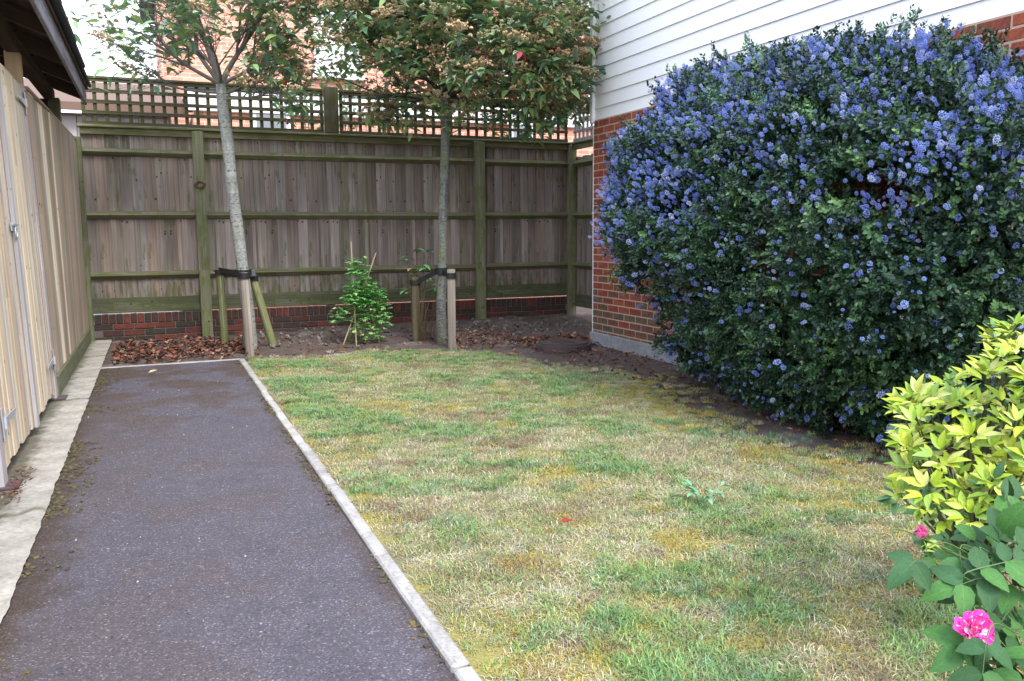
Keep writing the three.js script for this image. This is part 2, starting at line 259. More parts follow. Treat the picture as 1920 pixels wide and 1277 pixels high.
// ---------------------------------------------------------------- ground
const ZF = -10.79, XL = -0.73, XW = 4.41, XC = 5.44, ZW = -8.22;
{
  const g = new THREE.PlaneGeometry(240, 240, 2, 2); g.rotateX(-Math.PI / 2); g.translate(0, -0.09, -20);
  structure('ground', g, std({ color: lin(0.12, 0.10, 0.08), roughness: 1 }), 'bare earth stretching away beyond the garden');
}
function sheet(x0, x1, z0, z1, nx, nz, fn) { // fn(x, z) -> { y, c: [r,g,b], x?, z? } ; uv in metres
  const pos = [], col = [], uv = [], idx = [];
  for (let j = 0; j <= nz; j++) for (let i = 0; i <= nx; i++) { const x = lerp(x0, x1, i / nx), z = lerp(z0, z1, j / nz), q = fn(x, z); pos.push(q.x ?? x, q.y, q.z ?? z); col.push(...q.c); uv.push(x, z); }
  for (let j = 0; j < nz; j++) for (let i = 0; i < nx; i++) { const a = j * (nx + 1) + i, b = a + nx + 1; idx.push(a, b, a + 1, a + 1, b, b + 1); }
  const g = new THREE.BufferGeometry(); g.setAttribute('position', new THREE.Float32BufferAttribute(pos, 3)); g.setAttribute('uv', new THREE.Float32BufferAttribute(uv, 2)); g.setAttribute('color', new THREE.Float32BufferAttribute(col, 3)); g.setIndex(idx); g.computeVertexNormals(); return g;
}
// how far inside the lawn a spot is (metres, about); the soil starts at 0
const EDGE = [[-8.5, 2.0], [-8.35, 2.6], [-8.0, 3.0], [-7.3, 3.2], [-6.6, 3.45], [-6.0, 3.6], [-5.3, 3.4], [-4.5, 3.25], [-3.8, 3.3], [-3.1, 3.45], [-2, 3.9], [0.5, 4.2]];
function lawnDepth(x, z) {
  let e = EDGE[0][1]; for (let i = 0; i < EDGE.length - 1; i++) if (z >= EDGE[i][0]) e = lerp(EDGE[i][1], EDGE[i + 1][1], clamp((z - EDGE[i][0]) / (EDGE[i + 1][0] - EDGE[i][0])));
  return Math.min((e - x) * 0.8, z + 8.55 + (fbm(x * 1.5, 4, 2) - 0.5) * 0.4) + (fbm(x * 2.1 + 7, z * 2.1, 3) - 0.5) * 0.7;
}
const bump = (x, z) => (fbm(x * 1.3, z * 1.3, 4) - 0.5) * 0.05;
{
  const soil = sheet(XL, XC + 0.3, -10.95, -0.4, 190, 260, (x, z) => {
    const n = fbm(x * 5, z * 5, 4), m = fbm(x * 23, z * 23, 3), gr = smooth(0.56, 0.7, fbm(x * 2.3 + 30, z * 2.3, 4)), d = smooth(3.0, 5.2, x) * smooth(-8.5, -10.3, z);
    const path = x < 0.74 && z > -8.62, t = 0.75 + n * 0.6 + (m - 0.5) * 0.5;
    return { y: path ? -0.05 : -0.012 + (n - 0.5) * 0.04 + (m - 0.5) * 0.02 + 0.05 * smooth(-9.9, -10.5, z) * smooth(0.9, 2.2, x) * (0.6 + n), c: [lerp(0.105, 0.17, gr) * t, lerp(0.075, 0.15, gr) * t, lerp(0.062, 0.135, gr) * t] };
  });
  structure('soil_bed', soil, M.soil, 'dark brown soil bed along the fence and the house');
}
// tarmac path
const XT0 = -0.505, XT1 = 0.7025, ZEND = -8.55;
{
  const g = sheet(XT0 - 0.03, XT1 - 0.003, ZEND, -0.3, 90, 420, (x, z) => {
    const e0 = x - XT0, e1 = XT1 - x, n = fbm(x * 3 + 2, z * 3, 4), n2 = fbm(x * 9, z * 9 + 4, 4), n3 = fbm(x * 26, z * 26, 2);
    const far = smooth(-4.6, -8.0, z), edge = Math.max(smooth(0.2, 0.0, e0 + (n2 - 0.5) * 0.24) * 0.9, smooth(0.1, 0, e1 + (n2 - 0.5) * 0.13) * 0.6);
    const m = clamp(Math.max(edge, smooth(0.42, 0.6, n + (n2 - 0.5) * 0.34) * (0.3 + 0.6 * far)) * (0.55 + n3));
    const br = 0.85 + (n2 - 0.5) * 0.35 + (n - 0.5) * 0.3; return { y: (n - 0.5) * 0.006 + 0.002 * n3, x: x < XT0 ? x + (n2 - 0.5) * 0.05 : x, c: [lerp(1, 0.7, m) * br, lerp(0.98, 0.5, m) * br, lerp(1.0, 0.30, m) * br] };
  });
  structure('path', g, M.tarmac, 'grey tarmac path running to the fence');
}
// cast concrete strip between path and gates
{
  const g = sheet(XL - 0.12, XT0, -10.78, -0.3, 22, 500, (x, z) => {
    const n = fbm(x * 7, z * 7, 4), n2 = fbm(x * 24, z * 24, 3), t = (x - XL + 0.12) / (XT0 - XL + 0.12);
    const crack = Math.min(...[-6.92, -4.15, -9.35].map((c) => Math.abs(z - c - (fbm(x * 9, c, 2) - 0.5) * 0.14)));
    const moss = clamp(smooth(0.05, 0.0, crack - (n2 - 0.5) * 0.05) * 0.8 + smooth(0.10, 0.0, x - XL + (n2 - 0.5) * 0.12 + (n - 0.5) * 0.1) * 0.85 + smooth(0.62, 0.75, n) * 0.3);
    const b = 0.8 + (n - 0.5) * 0.5; return { y: 0.014 + (n2 - 0.5) * 0.004 - smooth(0.012, 0, crack) * 0.008, x: i0(t) ? x + (fbm(z * 14, 3, 4) - 0.5) * 0.018 : x, c: [lerp(b, 0.2, moss), lerp(b * 0.98, 0.19, moss), lerp(b * 0.95, 0.12, moss)] };
  });
  function i0(t) { return t > 0.99; }
  structure('concrete_strip', g, M.concrete, 'pale cast concrete strip at the foot of the gates');
}
// concrete edging
{
  const k = new THREE.Group(); k.name = 'kerb'; scene.add(k); k.userData.kind = 'structure'; k.userData.label = 'thin concrete edging between tarmac and lawn';
  seed(5); let z = ZEND + 0.02;
  for (let i = 0; z < -0.4; i++) { const L = 0.905, m = mesh('kerb_stone', chamfer(0.056, 0.12, L, rr(0.004, 0.009), 'z', rnd(), rnd()), pick(M.kerb), k, [0.7302 + rr(-0.006, 0.006), -0.044 + rr(-0.006, 0.006), z + L / 2]); m.rotation.y = rr(-0.004, 0.004); m.rotation.x = rr(-0.006, 0.006); z += L + 0.012; }
  const c = mesh('kerb_stone', chamfer(1.25, 0.1, 0.045, 0.006, 'x'), M.kerb[1], k, [0.1, -0.042, ZEND - 0.03]); c.rotation.y = 0.03;
}

// ---------------------------------------------------------------- back fence
function fenceRun({ name, label, x0, x1, posts, ends = [0, 0], parent, bottom = 0.31 }) { // along +x at z = 0, rails towards +z
  const g = parent;
  // feather-edge boards
  const variants = []; for (let k = 0; k < 9; k++) { const t = 0.022, q = 0.007, w = 0.146, h = 1.92; variants.push(loft([V(0, 0, 0.0), V(0, 0, t), V(w, 0, q), V(w, 0, 0)], [V(0, h, 0.0), V(0, h, t), V(w, h, q), V(w, h, 0)], 'y', k * 0.27 + 0.1, 0)); }
  let x = x0; while (x < x1 - 0.02) { const m = mesh('board', pick(variants), pick(M.boards), g, [x, bottom + 0.165 + rr(-0.008, 0.008), -0.075 + rr(-0.003, 0.003)]); m.rotation.z = rr(-0.004, 0.004); m.rotation.y = rr(-0.02, 0.03); x += rr(0.118, 0.132); }
  // arris rails between the posts
  const ps = [x0, ...posts, x1];
  for (let i = 0; i < ps.length - 1; i++) for (const y of [2.15, 1.44, 0.748]) {
    const a = ps[i] + (i ? 0.05 : 0), b = ps[i + 1] - (i < ps.length - 2 ? 0.05 : 0), s = (X) => [V(X, 0.045, -0.055), V(X, 0.036, -0.004), V(X, 0, 0.018), V(X, -0.04, -0.03), V(X, -0.045, -0.055)];
    const m = mesh('rail', loft(s(0), s(b - a), 'x', rnd(), rnd() * 2), M.rail, g, [a, y, 0]); m.rotation.z = rr(-0.002, 0.002);
  }
  for (let i = 0; i < ps.length - 1; i++) {
    const a = ps[i] - (i ? 0 : 0.05), b = ps[i + 1] + (i === ps.length - 2 ? 0.05 : 0), L = b - a - 0.12;
    mesh('gravel_board', chamfer(L, 0.175, 0.03, 0.004, 'x', rnd(), rnd() * 2), M.gravel, g, [(a + b) / 2, bottom + 0.092, -0.045]);
    mesh('top_rail', chamfer(b - a - 0.11, 0.075, 0.04, 0.004, 'x', rnd(), rnd() * 2), M.rail, g, [(a + b) / 2, 2.378, -0.03]);
  }
  mesh('capping', chamfer(x1 - x0 + 0.04, 0.028, 0.11, 0.006, 'x'), M.rail, g, [(x0 + x1) / 2, 2.431, -0.03]);
}
{
  const f = thing('closeboard_fence', 'weathered closeboard fence with green mossy rails behind the two trees', 'fence', [0, 0, ZF]); seed(21);
  fenceRun({ x0: -0.70, x1: XC, posts: [0.54, 4.06], parent: f });
  for (const [x, w] of [[0.54, 0.125], [4.06, 0.13], [XC, 0.11]]) {
    const p = mesh('post', chamfer(w, 2.47, 0.11, 0.008, 'y', x, x * 0.7), M.post, f, [x, 1.17, 0.0]);
    if (x < 1) { const kn = new THREE.TorusGeometry(0.042, 0.017, 8, 18), q = kn.attributes.position; for (let i = 0; i < q.count; i++) { const k = 1 + (noise3(q.getX(i) * 60, q.getY(i) * 60, 2) - 0.5) * 0.4; q.setXYZ(i, q.getX(i) * k * 1.1, q.getY(i) * k * 0.82, q.getZ(i) * 0.7); } kn.computeVertexNormals(); mesh('knot', kn, M.darkWood, p, [0.0, 1.79 - 1.17, 0.056]); mesh('bolt', new THREE.CylinderGeometry(0.011, 0.011, 0.012, 10).rotateX(Math.PI / 2), M.iron, p, [0.02, 0.18 - 1.17, 0.056]); }
    else mesh('bolt', new THREE.CylinderGeometry(0.011, 0.011, 0.012, 10).rotateX(Math.PI / 2), M.iron, p, [0.01, 0.2 - 1.17, 0.056]);
  }
}
{
  const f = thing('closeboard_fence', 'short return of grey-green fence boards behind the corner of the house', 'fence', [XC, 0, ZF]); seed(23); f.rotation.y = -Math.PI / 2;
  fenceRun({ x0: -0.03, x1: 2.5, posts: [], parent: f, bottom: 0.16 });
  mesh('post', chamfer(0.1, 2.4, 0.1, 0.008, 'y'), M.post, f, [2.55, 1.15, -0.03]);
}
// trellis panels
function trellis(label, pos, turn, L, mat) {
  const g = thing('garden_trellis', label, 'trellis', pos); g.rotation.y = turn; const n = Math.round((L - 0.04) / 0.1195), geoV = chamfer(0.04, 0.5, 0.02, 0.003, 'y', rnd(), rnd()), geoH = chamfer(L, 0.04, 0.018, 0.003, 'x', rnd(), rnd());
  for (let i = 0; i <= n; i++) { const m = mesh('upright_slat', geoV, mat, g, [0.02 + (L - 0.04) * i / n, 0.25, -0.0185]); m.rotation.z = rr(-0.008, 0.008); }
  for (let i = 0; i < 5; i++) mesh('cross_slat', geoH, mat, g, [L / 2, 0.017 + i * 0.1175, 0]);
  mesh('top_cap', chamfer(L + 0.01, 0.03, 0.06, 0.004, 'x'), mat, g, [L / 2, 0.515, -0.009]);
  return g;
}
seed(31);
trellis('square mossy trellis panel on the fence, next to the lean-to roof', [-0.66, 2.447, ZF], 0, 2.68, M.trellis);
trellis('square mossy trellis panel on the fence, reaching to its corner post', [2.22, 2.447, ZF], 0, 3.16, M.trellis);
trellis('grey trellis panel on the short fence return beside the house', [XC, 2.447, ZF + 0.06], -Math.PI / 2, 2.4, M.trellisGrey);
solo('trellis_post', chamfer(0.17, 0.56, 0.1, 0.008, 'y'), M.trellis, 'thick dark post between the two trellis panels', 'post', [2.12, 2.725, ZF - 0.03]);

// retaining wall of old bricks below the fence
{
  const g = thing('brick_wall', 'low wall of dirty red bricks under the fence', 'wall', [0, 0, ZF - 0.115]); seed(37);
  mesh('mortar_bed', new THREE.BoxGeometry(6.12, 0.36, 0.1), M.oldMortar, g, [2.38, 0.11, 0.02]);
  const so = [0, 1, 2].map((k) => chamfer(0.066, 0.106, 0.1, 0.005, 'y', k * 0.3, k * 0.2)), st = [0, 1, 2].map((k) => chamfer(0.215, 0.064, 0.1, 0.005, 'x', k * 0.3, k * 0.2));
  for (let x = -0.64; x < 5.4; x += 0.0755) { const m = mesh('brick', pick(so), pick(M.oldBricks), g, [x, 0.245 + rr(-0.002, 0.002), 0.03 + rr(-0.002, 0.003)]); m.rotation.z = rr(-0.015, 0.015); }
  for (let r = 0; r < 3; r++) for (let x = -0.6 + (r % 2) * 0.1125; x < 5.4; x += 0.225) mesh('brick', pick(st), pick(M.oldBricks), g, [x, 0.153 - r * 0.075, 0.03 + rr(-0.002, 0.003)]);
}

// ---------------------------------------------------------------- gates and side fence on the left
function boardsZ(parent, z0, z1, y0, h, mats, wMin, wMax, ragged, gap) { // boards in the plane x = 0, facing +x
  let z = z0; while (z < z1 - 0.03) {
    const w = Math.min(rr(wMin, wMax), z1 - z), dy = ragged * rnd(), t = rr(0.016, 0.021);
    mesh('board', chamfer(t, h - dy, w - gap, 0.003, 'y', rnd() * 3, rnd() * 3), pick(mats), parent, [-t / 2 + rr(-0.002, 0.003), y0 + dy + (h - dy) / 2, z + w / 2]); z += w;
  }
}
function strapHinge(parent, y, z, dir) { // a galvanised tee hinge: plate at z, strap tapering along dir
  const s = mesh('hinge', loft([V(0, -0.022, 0), V(0, 0.022, 0), V(0.006, 0.022, 0), V(0.006, -0.022, 0)], [V(0, -0.008, dir * 0.36), V(0, 0.008, dir * 0.36), V(0.006, 0.008, dir * 0.36), V(0.006, -0.008, dir * 0.36)], 'z'), M.galv, parent, [0.014, y, z]);
  mesh('hinge_plate', chamfer(0.006, 0.16, 0.045, 0.002), M.galv, s, [0.003, 0, -dir * 0.026]);
  mesh('hinge_pin', new THREE.CylinderGeometry(0.009, 0.009, 0.06, 10), M.galv, s, [0.008, 0, 0]);
}
seed(51);
function gate(label, z0, z1, hinge) {
  const g = thing('garden_gate', label, 'gate', [XL, 0.06, 0], 'pair of pale board gates'); g.rotation.z = 0.03;
  boardsZ(g, z0, z1, 0, 2.2, M.pale, 0.08, 0.13, 0.04, 0.009);
  for (const y of [0.25, 1.1, 1.98]) mesh('ledge', chamfer(0.035, 0.11, z1 - z0 - 0.06, 0.004, 'z'), M.pale[0], g, [-0.042, y, (z0 + z1) / 2]);
  const hz = hinge > 0 ? z1 : z0; for (const y of [0.25, 2.08]) strapHinge(g, y, hz, hinge > 0 ? -1 : 1);
  return g;
}
const gA = gate('pale board gate hung from the leaning grey post, with the latch', -5.78, -4.70, 1);
const gB = gate('pale board gate hung next to the fixed side fence', -6.95, -5.84, -1);
{
  const l = mesh('latch', chamfer(0.008, 0.05, 0.12, 0.002), M.galv, gA, [0.012, 1.21, -5.74]); mesh('latch_ring', new THREE.TorusGeometry(0.03, 0.005, 6, 18).rotateY(Math.PI / 2), M.galv, l, [0.014, -0.035, -0.01]); mesh('latch_bar', chamfer(0.01, 0.014, 0.2, 0.002), M.galv, l, [0.01, 0.012, -0.03]);
  mesh('meeting_strip', chamfer(0.022, 2.2, 0.085, 0.004, 'y', 0.3, 0.9), M.greyPale, gA, [0.013, 1.1, -5.8]);
}
for (const [z, label] of [[-4.62, 'leaning grey gate post on a rusty foot plate, by the gate with the latch'], [-7.02, 'grey gate post on a rusty foot plate where gate and side fence meet']]) {
  const p = thing('gate_post', label, 'post', [XL, 0, z]); const a = mesh('shaft', chamfer(0.1, 2.27, 0.115, 0.006, 'y', z, z), M.greyPale, p, [-0.085, 1.14, 0]); a.rotation.z = 0.03;
  a.position.x = -0.04 - 0.034; mesh('foot_plate', chamfer(0.16, 0.012, 0.16, 0.003), std({ color: lin(0.11, 0.075, 0.08), roughness: 0.8 }), p, [-0.01, 0.022, 0]);
}
{
  const f = thing('side_fence', 'weathered board fence with a green plank at its foot, between gate and back fence', 'fence', [XL, 0, 0]);
  let z = -10.76; seed(57);
  const variants = []; for (let k = 0; k < 7; k++) { const t = 0.02, q = 0.007, w = 0.13, h = 2.09; variants.push(loft([V(0, 0, 0), V(t, 0, 0), V(q, 0, w), V(0, 0, w)], [V(0, h, 0), V(t, h, 0), V(q, h, w), V(0, h, w)], 'y', k * 0.21, k * 0.6)); }
  while (z < -7.15) { const m = mesh('board', pick(variants), pick(z < -8.6 ? M.oldPale : [...M.oldPale, M.pale[3]]), f, [-0.02, 0.17 + rr(-0.004, 0.004), z]); m.rotation.y = rr(-0.015, 0.015); m.rotation.z = 0.028 * smooth(-9.6, -7.1, z); z += rr(0.106, 0.118); }
  for (const y of [0.5, 1.3, 2.05]) mesh('rail', chamfer(0.06, 0.07, 3.6, 0.005, 'z'), M.oldPale[0], f, [-0.14, y, -8.95]);
  mesh('gravel_board', chamfer(0.03, 0.16, 3.68, 0.005, 'z'), M.mossPlank, f, [0.0, 0.09, -8.93]);
  mesh('cover_strip', chamfer(0.03, 0.018, 3.66, 0.004, 'z'), M.oldPale[1], f, [-0.03, 2.272, -8.95]).rotation.y = -0.011;
  mesh('end_post', chamfer(0.09, 2.3, 0.09, 0.006), M.mossPlank, f, [0.005, 1.15, -10.725]);
}
// lean-to roof over the store behind the gates
{
  const g = thing('lean_to_store', 'dark timber lean-to store with slate-edged roof behind the gates', 'shed', [0, 0, 0]);
  mesh('fascia', chamfer(0.025, 0.155, 8.0, 0.004, 'z'), M.fascia, g, [-0.55, 2.585, -5.7]);
  seed(61); let z = -9.72; const slope = 0.36;
  while (z < -1.7) { const L = rr(1.0, 1.25), m = mesh('roof_sheet', chamfer(2.7, 0.03, L - 0.006, 0.006, 'z', rnd(), rnd()), M.slate, g, [-0.47 - 1.35 * Math.cos(slope), 2.685 + 1.35 * Math.sin(slope) + rr(-0.004, 0.01), z + L / 2]); m.rotation.z = -slope; m.position.x += rr(-0.02, 0.02); z += L; }
  for (let k = 0; k < 9; k++) { const m = mesh('rafter', chamfer(2.5, 0.11, 0.045, 0.004, 'x'), M.darkWood, g, [-0.56 - 1.25 * Math.cos(slope), 2.60 + 1.25 * Math.sin(slope), -9.6 + k * 0.97]); m.rotation.z = -slope; }
  const d = mesh('roof_deck', chamfer(2.55, 0.016, 7.95, 0.003, 'z'), M.darkWood, g, [-0.52 - 1.27 * Math.cos(slope), 2.661 + 1.27 * Math.sin(slope), -5.7]); d.rotation.z = -slope;
  mesh('wall_plate', chamfer(0.09, 0.1, 7.9, 0.005, 'z'), M.darkWood, g, [-0.86, 2.58, -5.7]);
  mesh('back_wall', chamfer(0.06, 3.45, 8.0, 0.005, 'y'), M.darkWood, g, [-2.95, 1.72, -5.7]);
  mesh('end_wall', chamfer(2.1, 2.55, 0.05, 0.005, 'y'), M.darkWood, g, [-1.9, 1.27, -9.66]);
  for (const z2 of [-7.3, -3.9]) mesh('post', chamfer(0.1, 2.55, 0.125, 0.006, 'y', z2, z2), M.palePost, g, [-0.87, 1.27, z2]);
  mesh('post', chamfer(0.1, 2.55, 0.13, 0.006, 'y'), M.mossPlank, g, [-0.82, 1.27, -9.6]);
}

// ---------------------------------------------------------------- the neighbouring house: brick below, white boards above
{
  const g = thing('house', 'house side wall of red brick below white horizontal boarding', 'house', [0, 0, 0]); seed(71);
  const zEnd = 1.2, y1 = 2.39;
  mesh('wall_core', new THREE.BoxGeometry(4.0, y1, zEnd - ZW - 0.02), M.mortar, g, [XW + 2.0, y1 / 2, (zEnd + ZW) / 2]);
  mesh('upper_wall', new THREE.BoxGeometry(4.0, 3.0, zEnd - ZW - 0.03), M.whiteRough, g, [XW + 0.03 + 2.0, y1 + 1.501, (zEnd + ZW) / 2]);
  const stG = [0, 1, 2, 3].map((k) => chamfer(0.03, 0.064, 0.214, 0.004, 'z', k * 0.31, k * 0.17)), hdG = [0, 1].map((k) => chamfer(0.03, 0.064, 0.1, 0.004, 'z', k * 0.31, k * 0.17));
  const cells = []; for (let r = 0; r < 32; r++) { const y = 0.037 + r * 0.0745; let z = ZW + 0.002; if (r % 2) { cells.push([y, z + 0.05, hdG]); z += 0.1105; } for (; z < zEnd - 0.2; z += 0.2245) cells.push([y, z + 0.107, stG]); }
  const rank = cells.map((c) => { const [px, py] = toPx(V(XW, c[0], c[1])); const out = px > 1930 || px < 0; let s = 0; if (px < 1215) s = 3; else if (py > 560 && px < 1420) s = 2.5 - px / 4000; else if (px > 1760 && py < 130) s = 2.8; else if (px < 1560) s = 1; return out ? -1 : s + c[1] * -0.001; });
  const order = cells.map((_, i) => i).sort((a, b) => rank[b] - rank[a]), top = new Set(order.slice(0, 300)), rest = new Map([...M.bricks, ...M.stained].map((m) => [m, []]));
  cells.forEach(([y, z, G], i) => {
    const stain = smooth(0.95, 0.35, y + (fbm(z * 1.3, y * 2, 3) - 0.5) * 0.9) * smooth(-6.2, -7.4, z + (fbm(z, y * 3, 2) - 0.5)), geo = pick(G), mat = rnd() < stain * 0.85 ? pick(M.stained) : pick(M.bricks), x = XW + 0.0125 + rr(-0.001, 0.001);
    if (top.has(i)) mesh('brick', geo, mat, g, [x, y, z]); else rest.get(mat).push(geo.clone().translate(x, y, z));
  });
  const all = [...rest.values()].flat(); const bw = mesh('brickwork', mergeGeometries(all), M.bricks[0], g); bw.userData.kind = 'stuff';
  // painted plinth
  for (let z = ZW; z < -3; z += 0.45) mesh('plinth', chamfer(0.05, 0.135, 0.447, 0.005, 'z', z, z), M.plinth, g, [XW - 0.018, 0.058, z + 0.224]);
  // weatherboards, each tapering up under the next
  const p = 0.139; for (let i = 0; i < 21; i++) { const y = y1 - 0.02 + i * p, s = (z) => [V(0, 0, z), V(-0.021, 0, z), V(-0.019, 0.004, z), V(-0.004, p + 0.02, z), V(0, p + 0.02, z)]; mesh('weatherboard', loft(s(ZW - 0.01), s(zEnd), 'z'), M.white, g, [XW + 0.028, y, 0]); }
  mesh('corner_board', chamfer(0.05, 2.95, 0.06, 0.004), M.white, g, [XW + 0.004, y1 + 1.45, ZW - 0.035]);
  mesh('edge_strip', chamfer(0.02, 2.28, 0.022, 0.003), M.whiteRough, g, [XW + 0.012, 1.2, ZW - 0.016]);
  mesh('roof', loft([V(XW - 0.35, 5.3, ZW - 0.3), V(XW - 0.35, 5.42, ZW - 0.3), V(XW + 2, 7.2, ZW - 0.3), V(XW + 4.35, 5.42, ZW - 0.3), V(XW + 4.35, 5.3, ZW - 0.3)], [V(XW - 0.35, 5.3, zEnd), V(XW - 0.35, 5.42, zEnd), V(XW + 2, 7.2, zEnd), V(XW + 4.35, 5.42, zEnd), V(XW + 4.35, 5.3, zEnd)], 'z'), M.slate, g);
}

// ---------------------------------------------------------------- beyond the fence
const farBrick = tex(512, 512, (u, v) => { // 1.8 m a tile, 24 courses: too far off to tell apart
  const r = Math.floor(v * 24), bx = u * 8 + (r % 2) * 0.5, fx = bx - Math.floor(bx), fy = v * 24 - r; const m = fy < 0.14 || fx < 0.05; const h = hash3(((Math.floor(bx) % 8) + 8) % 8, r, 5), n = fbm(u * 60, v * 60, 2);
  return m ? [220, 200, 188] : [204 + h * 34 + n * 20 - 10, 138 + h * 30 + n * 18 - 9, 116 + h * 26 + n * 14 - 7];
}, [1 / 1.8, 1 / 1.8]);
const farBrickMat = std({ map: farBrick, color: lin(0.95, 0.95, 0.95) }), glass = std({ color: lin(0.04, 0.05, 0.06), roughness: 0.08 });
{
  const g = thing('brick_house', 'tall orange brick house with white windows standing beyond the fence', 'house'); const z = -17;
  mesh('wall', boxUV(new THREE.BoxGeometry(14, 6.0, 5), 'y'), farBrickMat, g, [7.3, 3.0, z - 2.5]);
  mesh('soffit', chamfer(14.5, 0.16, 0.4, 0.01, 'x'), M.white, g, [7.3, 6.02, z + 0.1]); mesh('gutter', tube([V(0, 6.13, z + 0.34), V(14.6, 6.13, z + 0.34)], [0.06, 0.06], 10), M.slate, g);
  mesh('roof', loft([V(0, 6.1, z + 0.35), V(14.6, 6.1, z + 0.35), V(14.6, 8.6, z - 2.5), V(0, 8.6, z - 2.5)].map((v) => v), [V(0, 6.1, z - 5.3), V(14.6, 6.1, z - 5.3), V(14.6, 8.59, z - 2.6), V(0, 8.59, z - 2.6)], 'x'), M.slate, g);
  mesh('downpipe', tube([V(8.95, 0, z + 0.08), V(8.95, 6.05, z + 0.08)], [0.04, 0.04], 10), M.white, g);
  for (const [x, y, w, h] of [[3.5, 4.85, 0.85, 1.15], [6.4, 4.9, 1.2, 1.1], [8.2, 4.9, 0.9, 1.1]]) {
    const f = mesh('window', mergeGeometries([chamfer(w, 0.08, 0.08, 0.006).translate(0, h / 2, 0), chamfer(w, 0.08, 0.08, 0.006).translate(0, -h / 2, 0), chamfer(0.08, h, 0.082, 0.006).translate(-w / 2, 0, 0), chamfer(0.08, h, 0.082, 0.006).translate(w / 2, 0, 0), chamfer(0.06, h, 0.078, 0.006)]), M.white, g, [x, y, z + 0.03]);
    mesh('pane', new THREE.BoxGeometry(w, h, 0.02), x < 4 ? M.whiteRough : glass, f, [0, 0, -0.015]); mesh('sill', chamfer(w + 0.2, 0.07, 0.16, 0.01), M.white, f, [0, -h / 2 - 0.075, 0.05]);
  }
}
{
  const g = thing('brick_outbuilding', 'low brick outbuilding with a white fascia seen through the trellis', 'outbuilding'); const z = -13.6;
  mesh('wall', boxUV(new THREE.BoxGeometry(8.6, 3.02, 2.4), 'y'), farBrickMat, g, [4.95, 1.51, z - 1.2]);
  mesh('fascia', chamfer(8.8, 0.3, 0.06, 0.01, 'x'), M.white, g, [4.95, 3.16, z + 0.05]); mesh('roof', chamfer(8.8, 0.05, 2.6, 0.01, 'x'), M.slate, g, [4.95, 3.335, z - 1.2]);
  for (const [x, w] of [[1.75, 0.6], [5.9, 0.5]]) { const f = mesh('window', chamfer(w, 0.75, 0.06, 0.01), M.white, g, [x, 2.75, z + 0.02]); mesh('pane', chamfer(w - 0.16, 0.55, 0.02, 0.004), std({ color: lin(0.25, 0.27, 0.3), roughness: 0.2 }), f, [0, 0, 0.032]); }
}
{
  const g = thing('timber_garage', 'grey boarded garage with brown roof edge beyond the trellis', 'garage'); const z = -14.2; seed(81);
  mesh('wall', new THREE.BoxGeometry(2.6, 3.0, 2.4), std({ color: lin(0.34, 0.32, 0.32) }), g, [-0.95, 1.5, z - 1.3]);
  for (let x = -2.2; x < 0.3; x += 0.21) mesh('plank', chamfer(0.2, 2.95, 0.03, 0.004), pick([std({ color: lin(0.42, 0.39, 0.39) }), std({ color: lin(0.52, 0.49, 0.48) }), std({ color: lin(0.36, 0.33, 0.33) })]), g, [x + 0.1, 1.48, z - 0.08]);
  mesh('roof', loft([V(-2.5, 3.0, z + 0.2), V(0.55, 3.0, z + 0.2), V(0.55, 3.12, z + 0.2), V(-2.5, 3.12, z + 0.2)], [V(-2.5, 3.7, z - 2.4), V(0.55, 3.7, z - 2.4), V(0.55, 3.82, z - 2.4), V(-2.5, 3.82, z - 2.4)], 'x'), std({ color: lin(0.16, 0.10, 0.075) }), g);
}

// ---------------------------------------------------------------- trees
const LEAFC = [[0.10, 0.20, 0.10], [0.13, 0.24, 0.10], [0.085, 0.17, 0.115], [0.19, 0.28, 0.11], [0.13, 0.22, 0.145]];
const thin = (r, g, b, t = 0.35, roughness = 0.6) => new THREE.MeshPhysicalMaterial({ color: lin(r, g, b), roughness, transmission: t, thickness: 0, side: THREE.DoubleSide });
const leafMats = LEAFC.map((c) => thin(c[0] * 1.6, c[1] * 1.55, c[2] * 1.4)), redLeaf = thin(0.4, 0.03, 0.06), limeLeaf = thin(0.3, 0.4, 0.12);
const photLeaf = [leafGeo(0.115, 0.056, { droop: 0.2, tip: 0.7 }), leafGeo(0.135, 0.06, { droop: 0.35, fold: 0.35, tip: 0.7 }), leafGeo(0.095, 0.05, { droop: 0.08, tip: 0.7 })];
const corymb = (() => { seed(91); const gs = []; for (let i = 0; i < 34; i++) { const a = rnd() * 6.28, r = Math.sqrt(rnd()) * 0.065, y = 0.045 - r * r * 5 + rr(-0.006, 0.006); gs.push(new THREE.OctahedronGeometry(rr(0.005, 0.009), 0).translate(Math.cos(a) * r, y, Math.sin(a) * r)); if (i < 10) gs.push(tube([V(0, 0, 0), V(Math.cos(a) * r, y, Math.sin(a) * r)], [0.0018, 0.001], 3, false).toNonIndexed()); } return mergeGeometries(gs.map((g) => { g = g.index ? g.toNonIndexed() : g; return g; })); })();
const corymbMats = [leafMat(0.44, 0.31, 0.17, 0.9), leafMat(0.50, 0.35, 0.2, 0.9), leafMat(0.38, 0.34, 0.19, 0.9)];
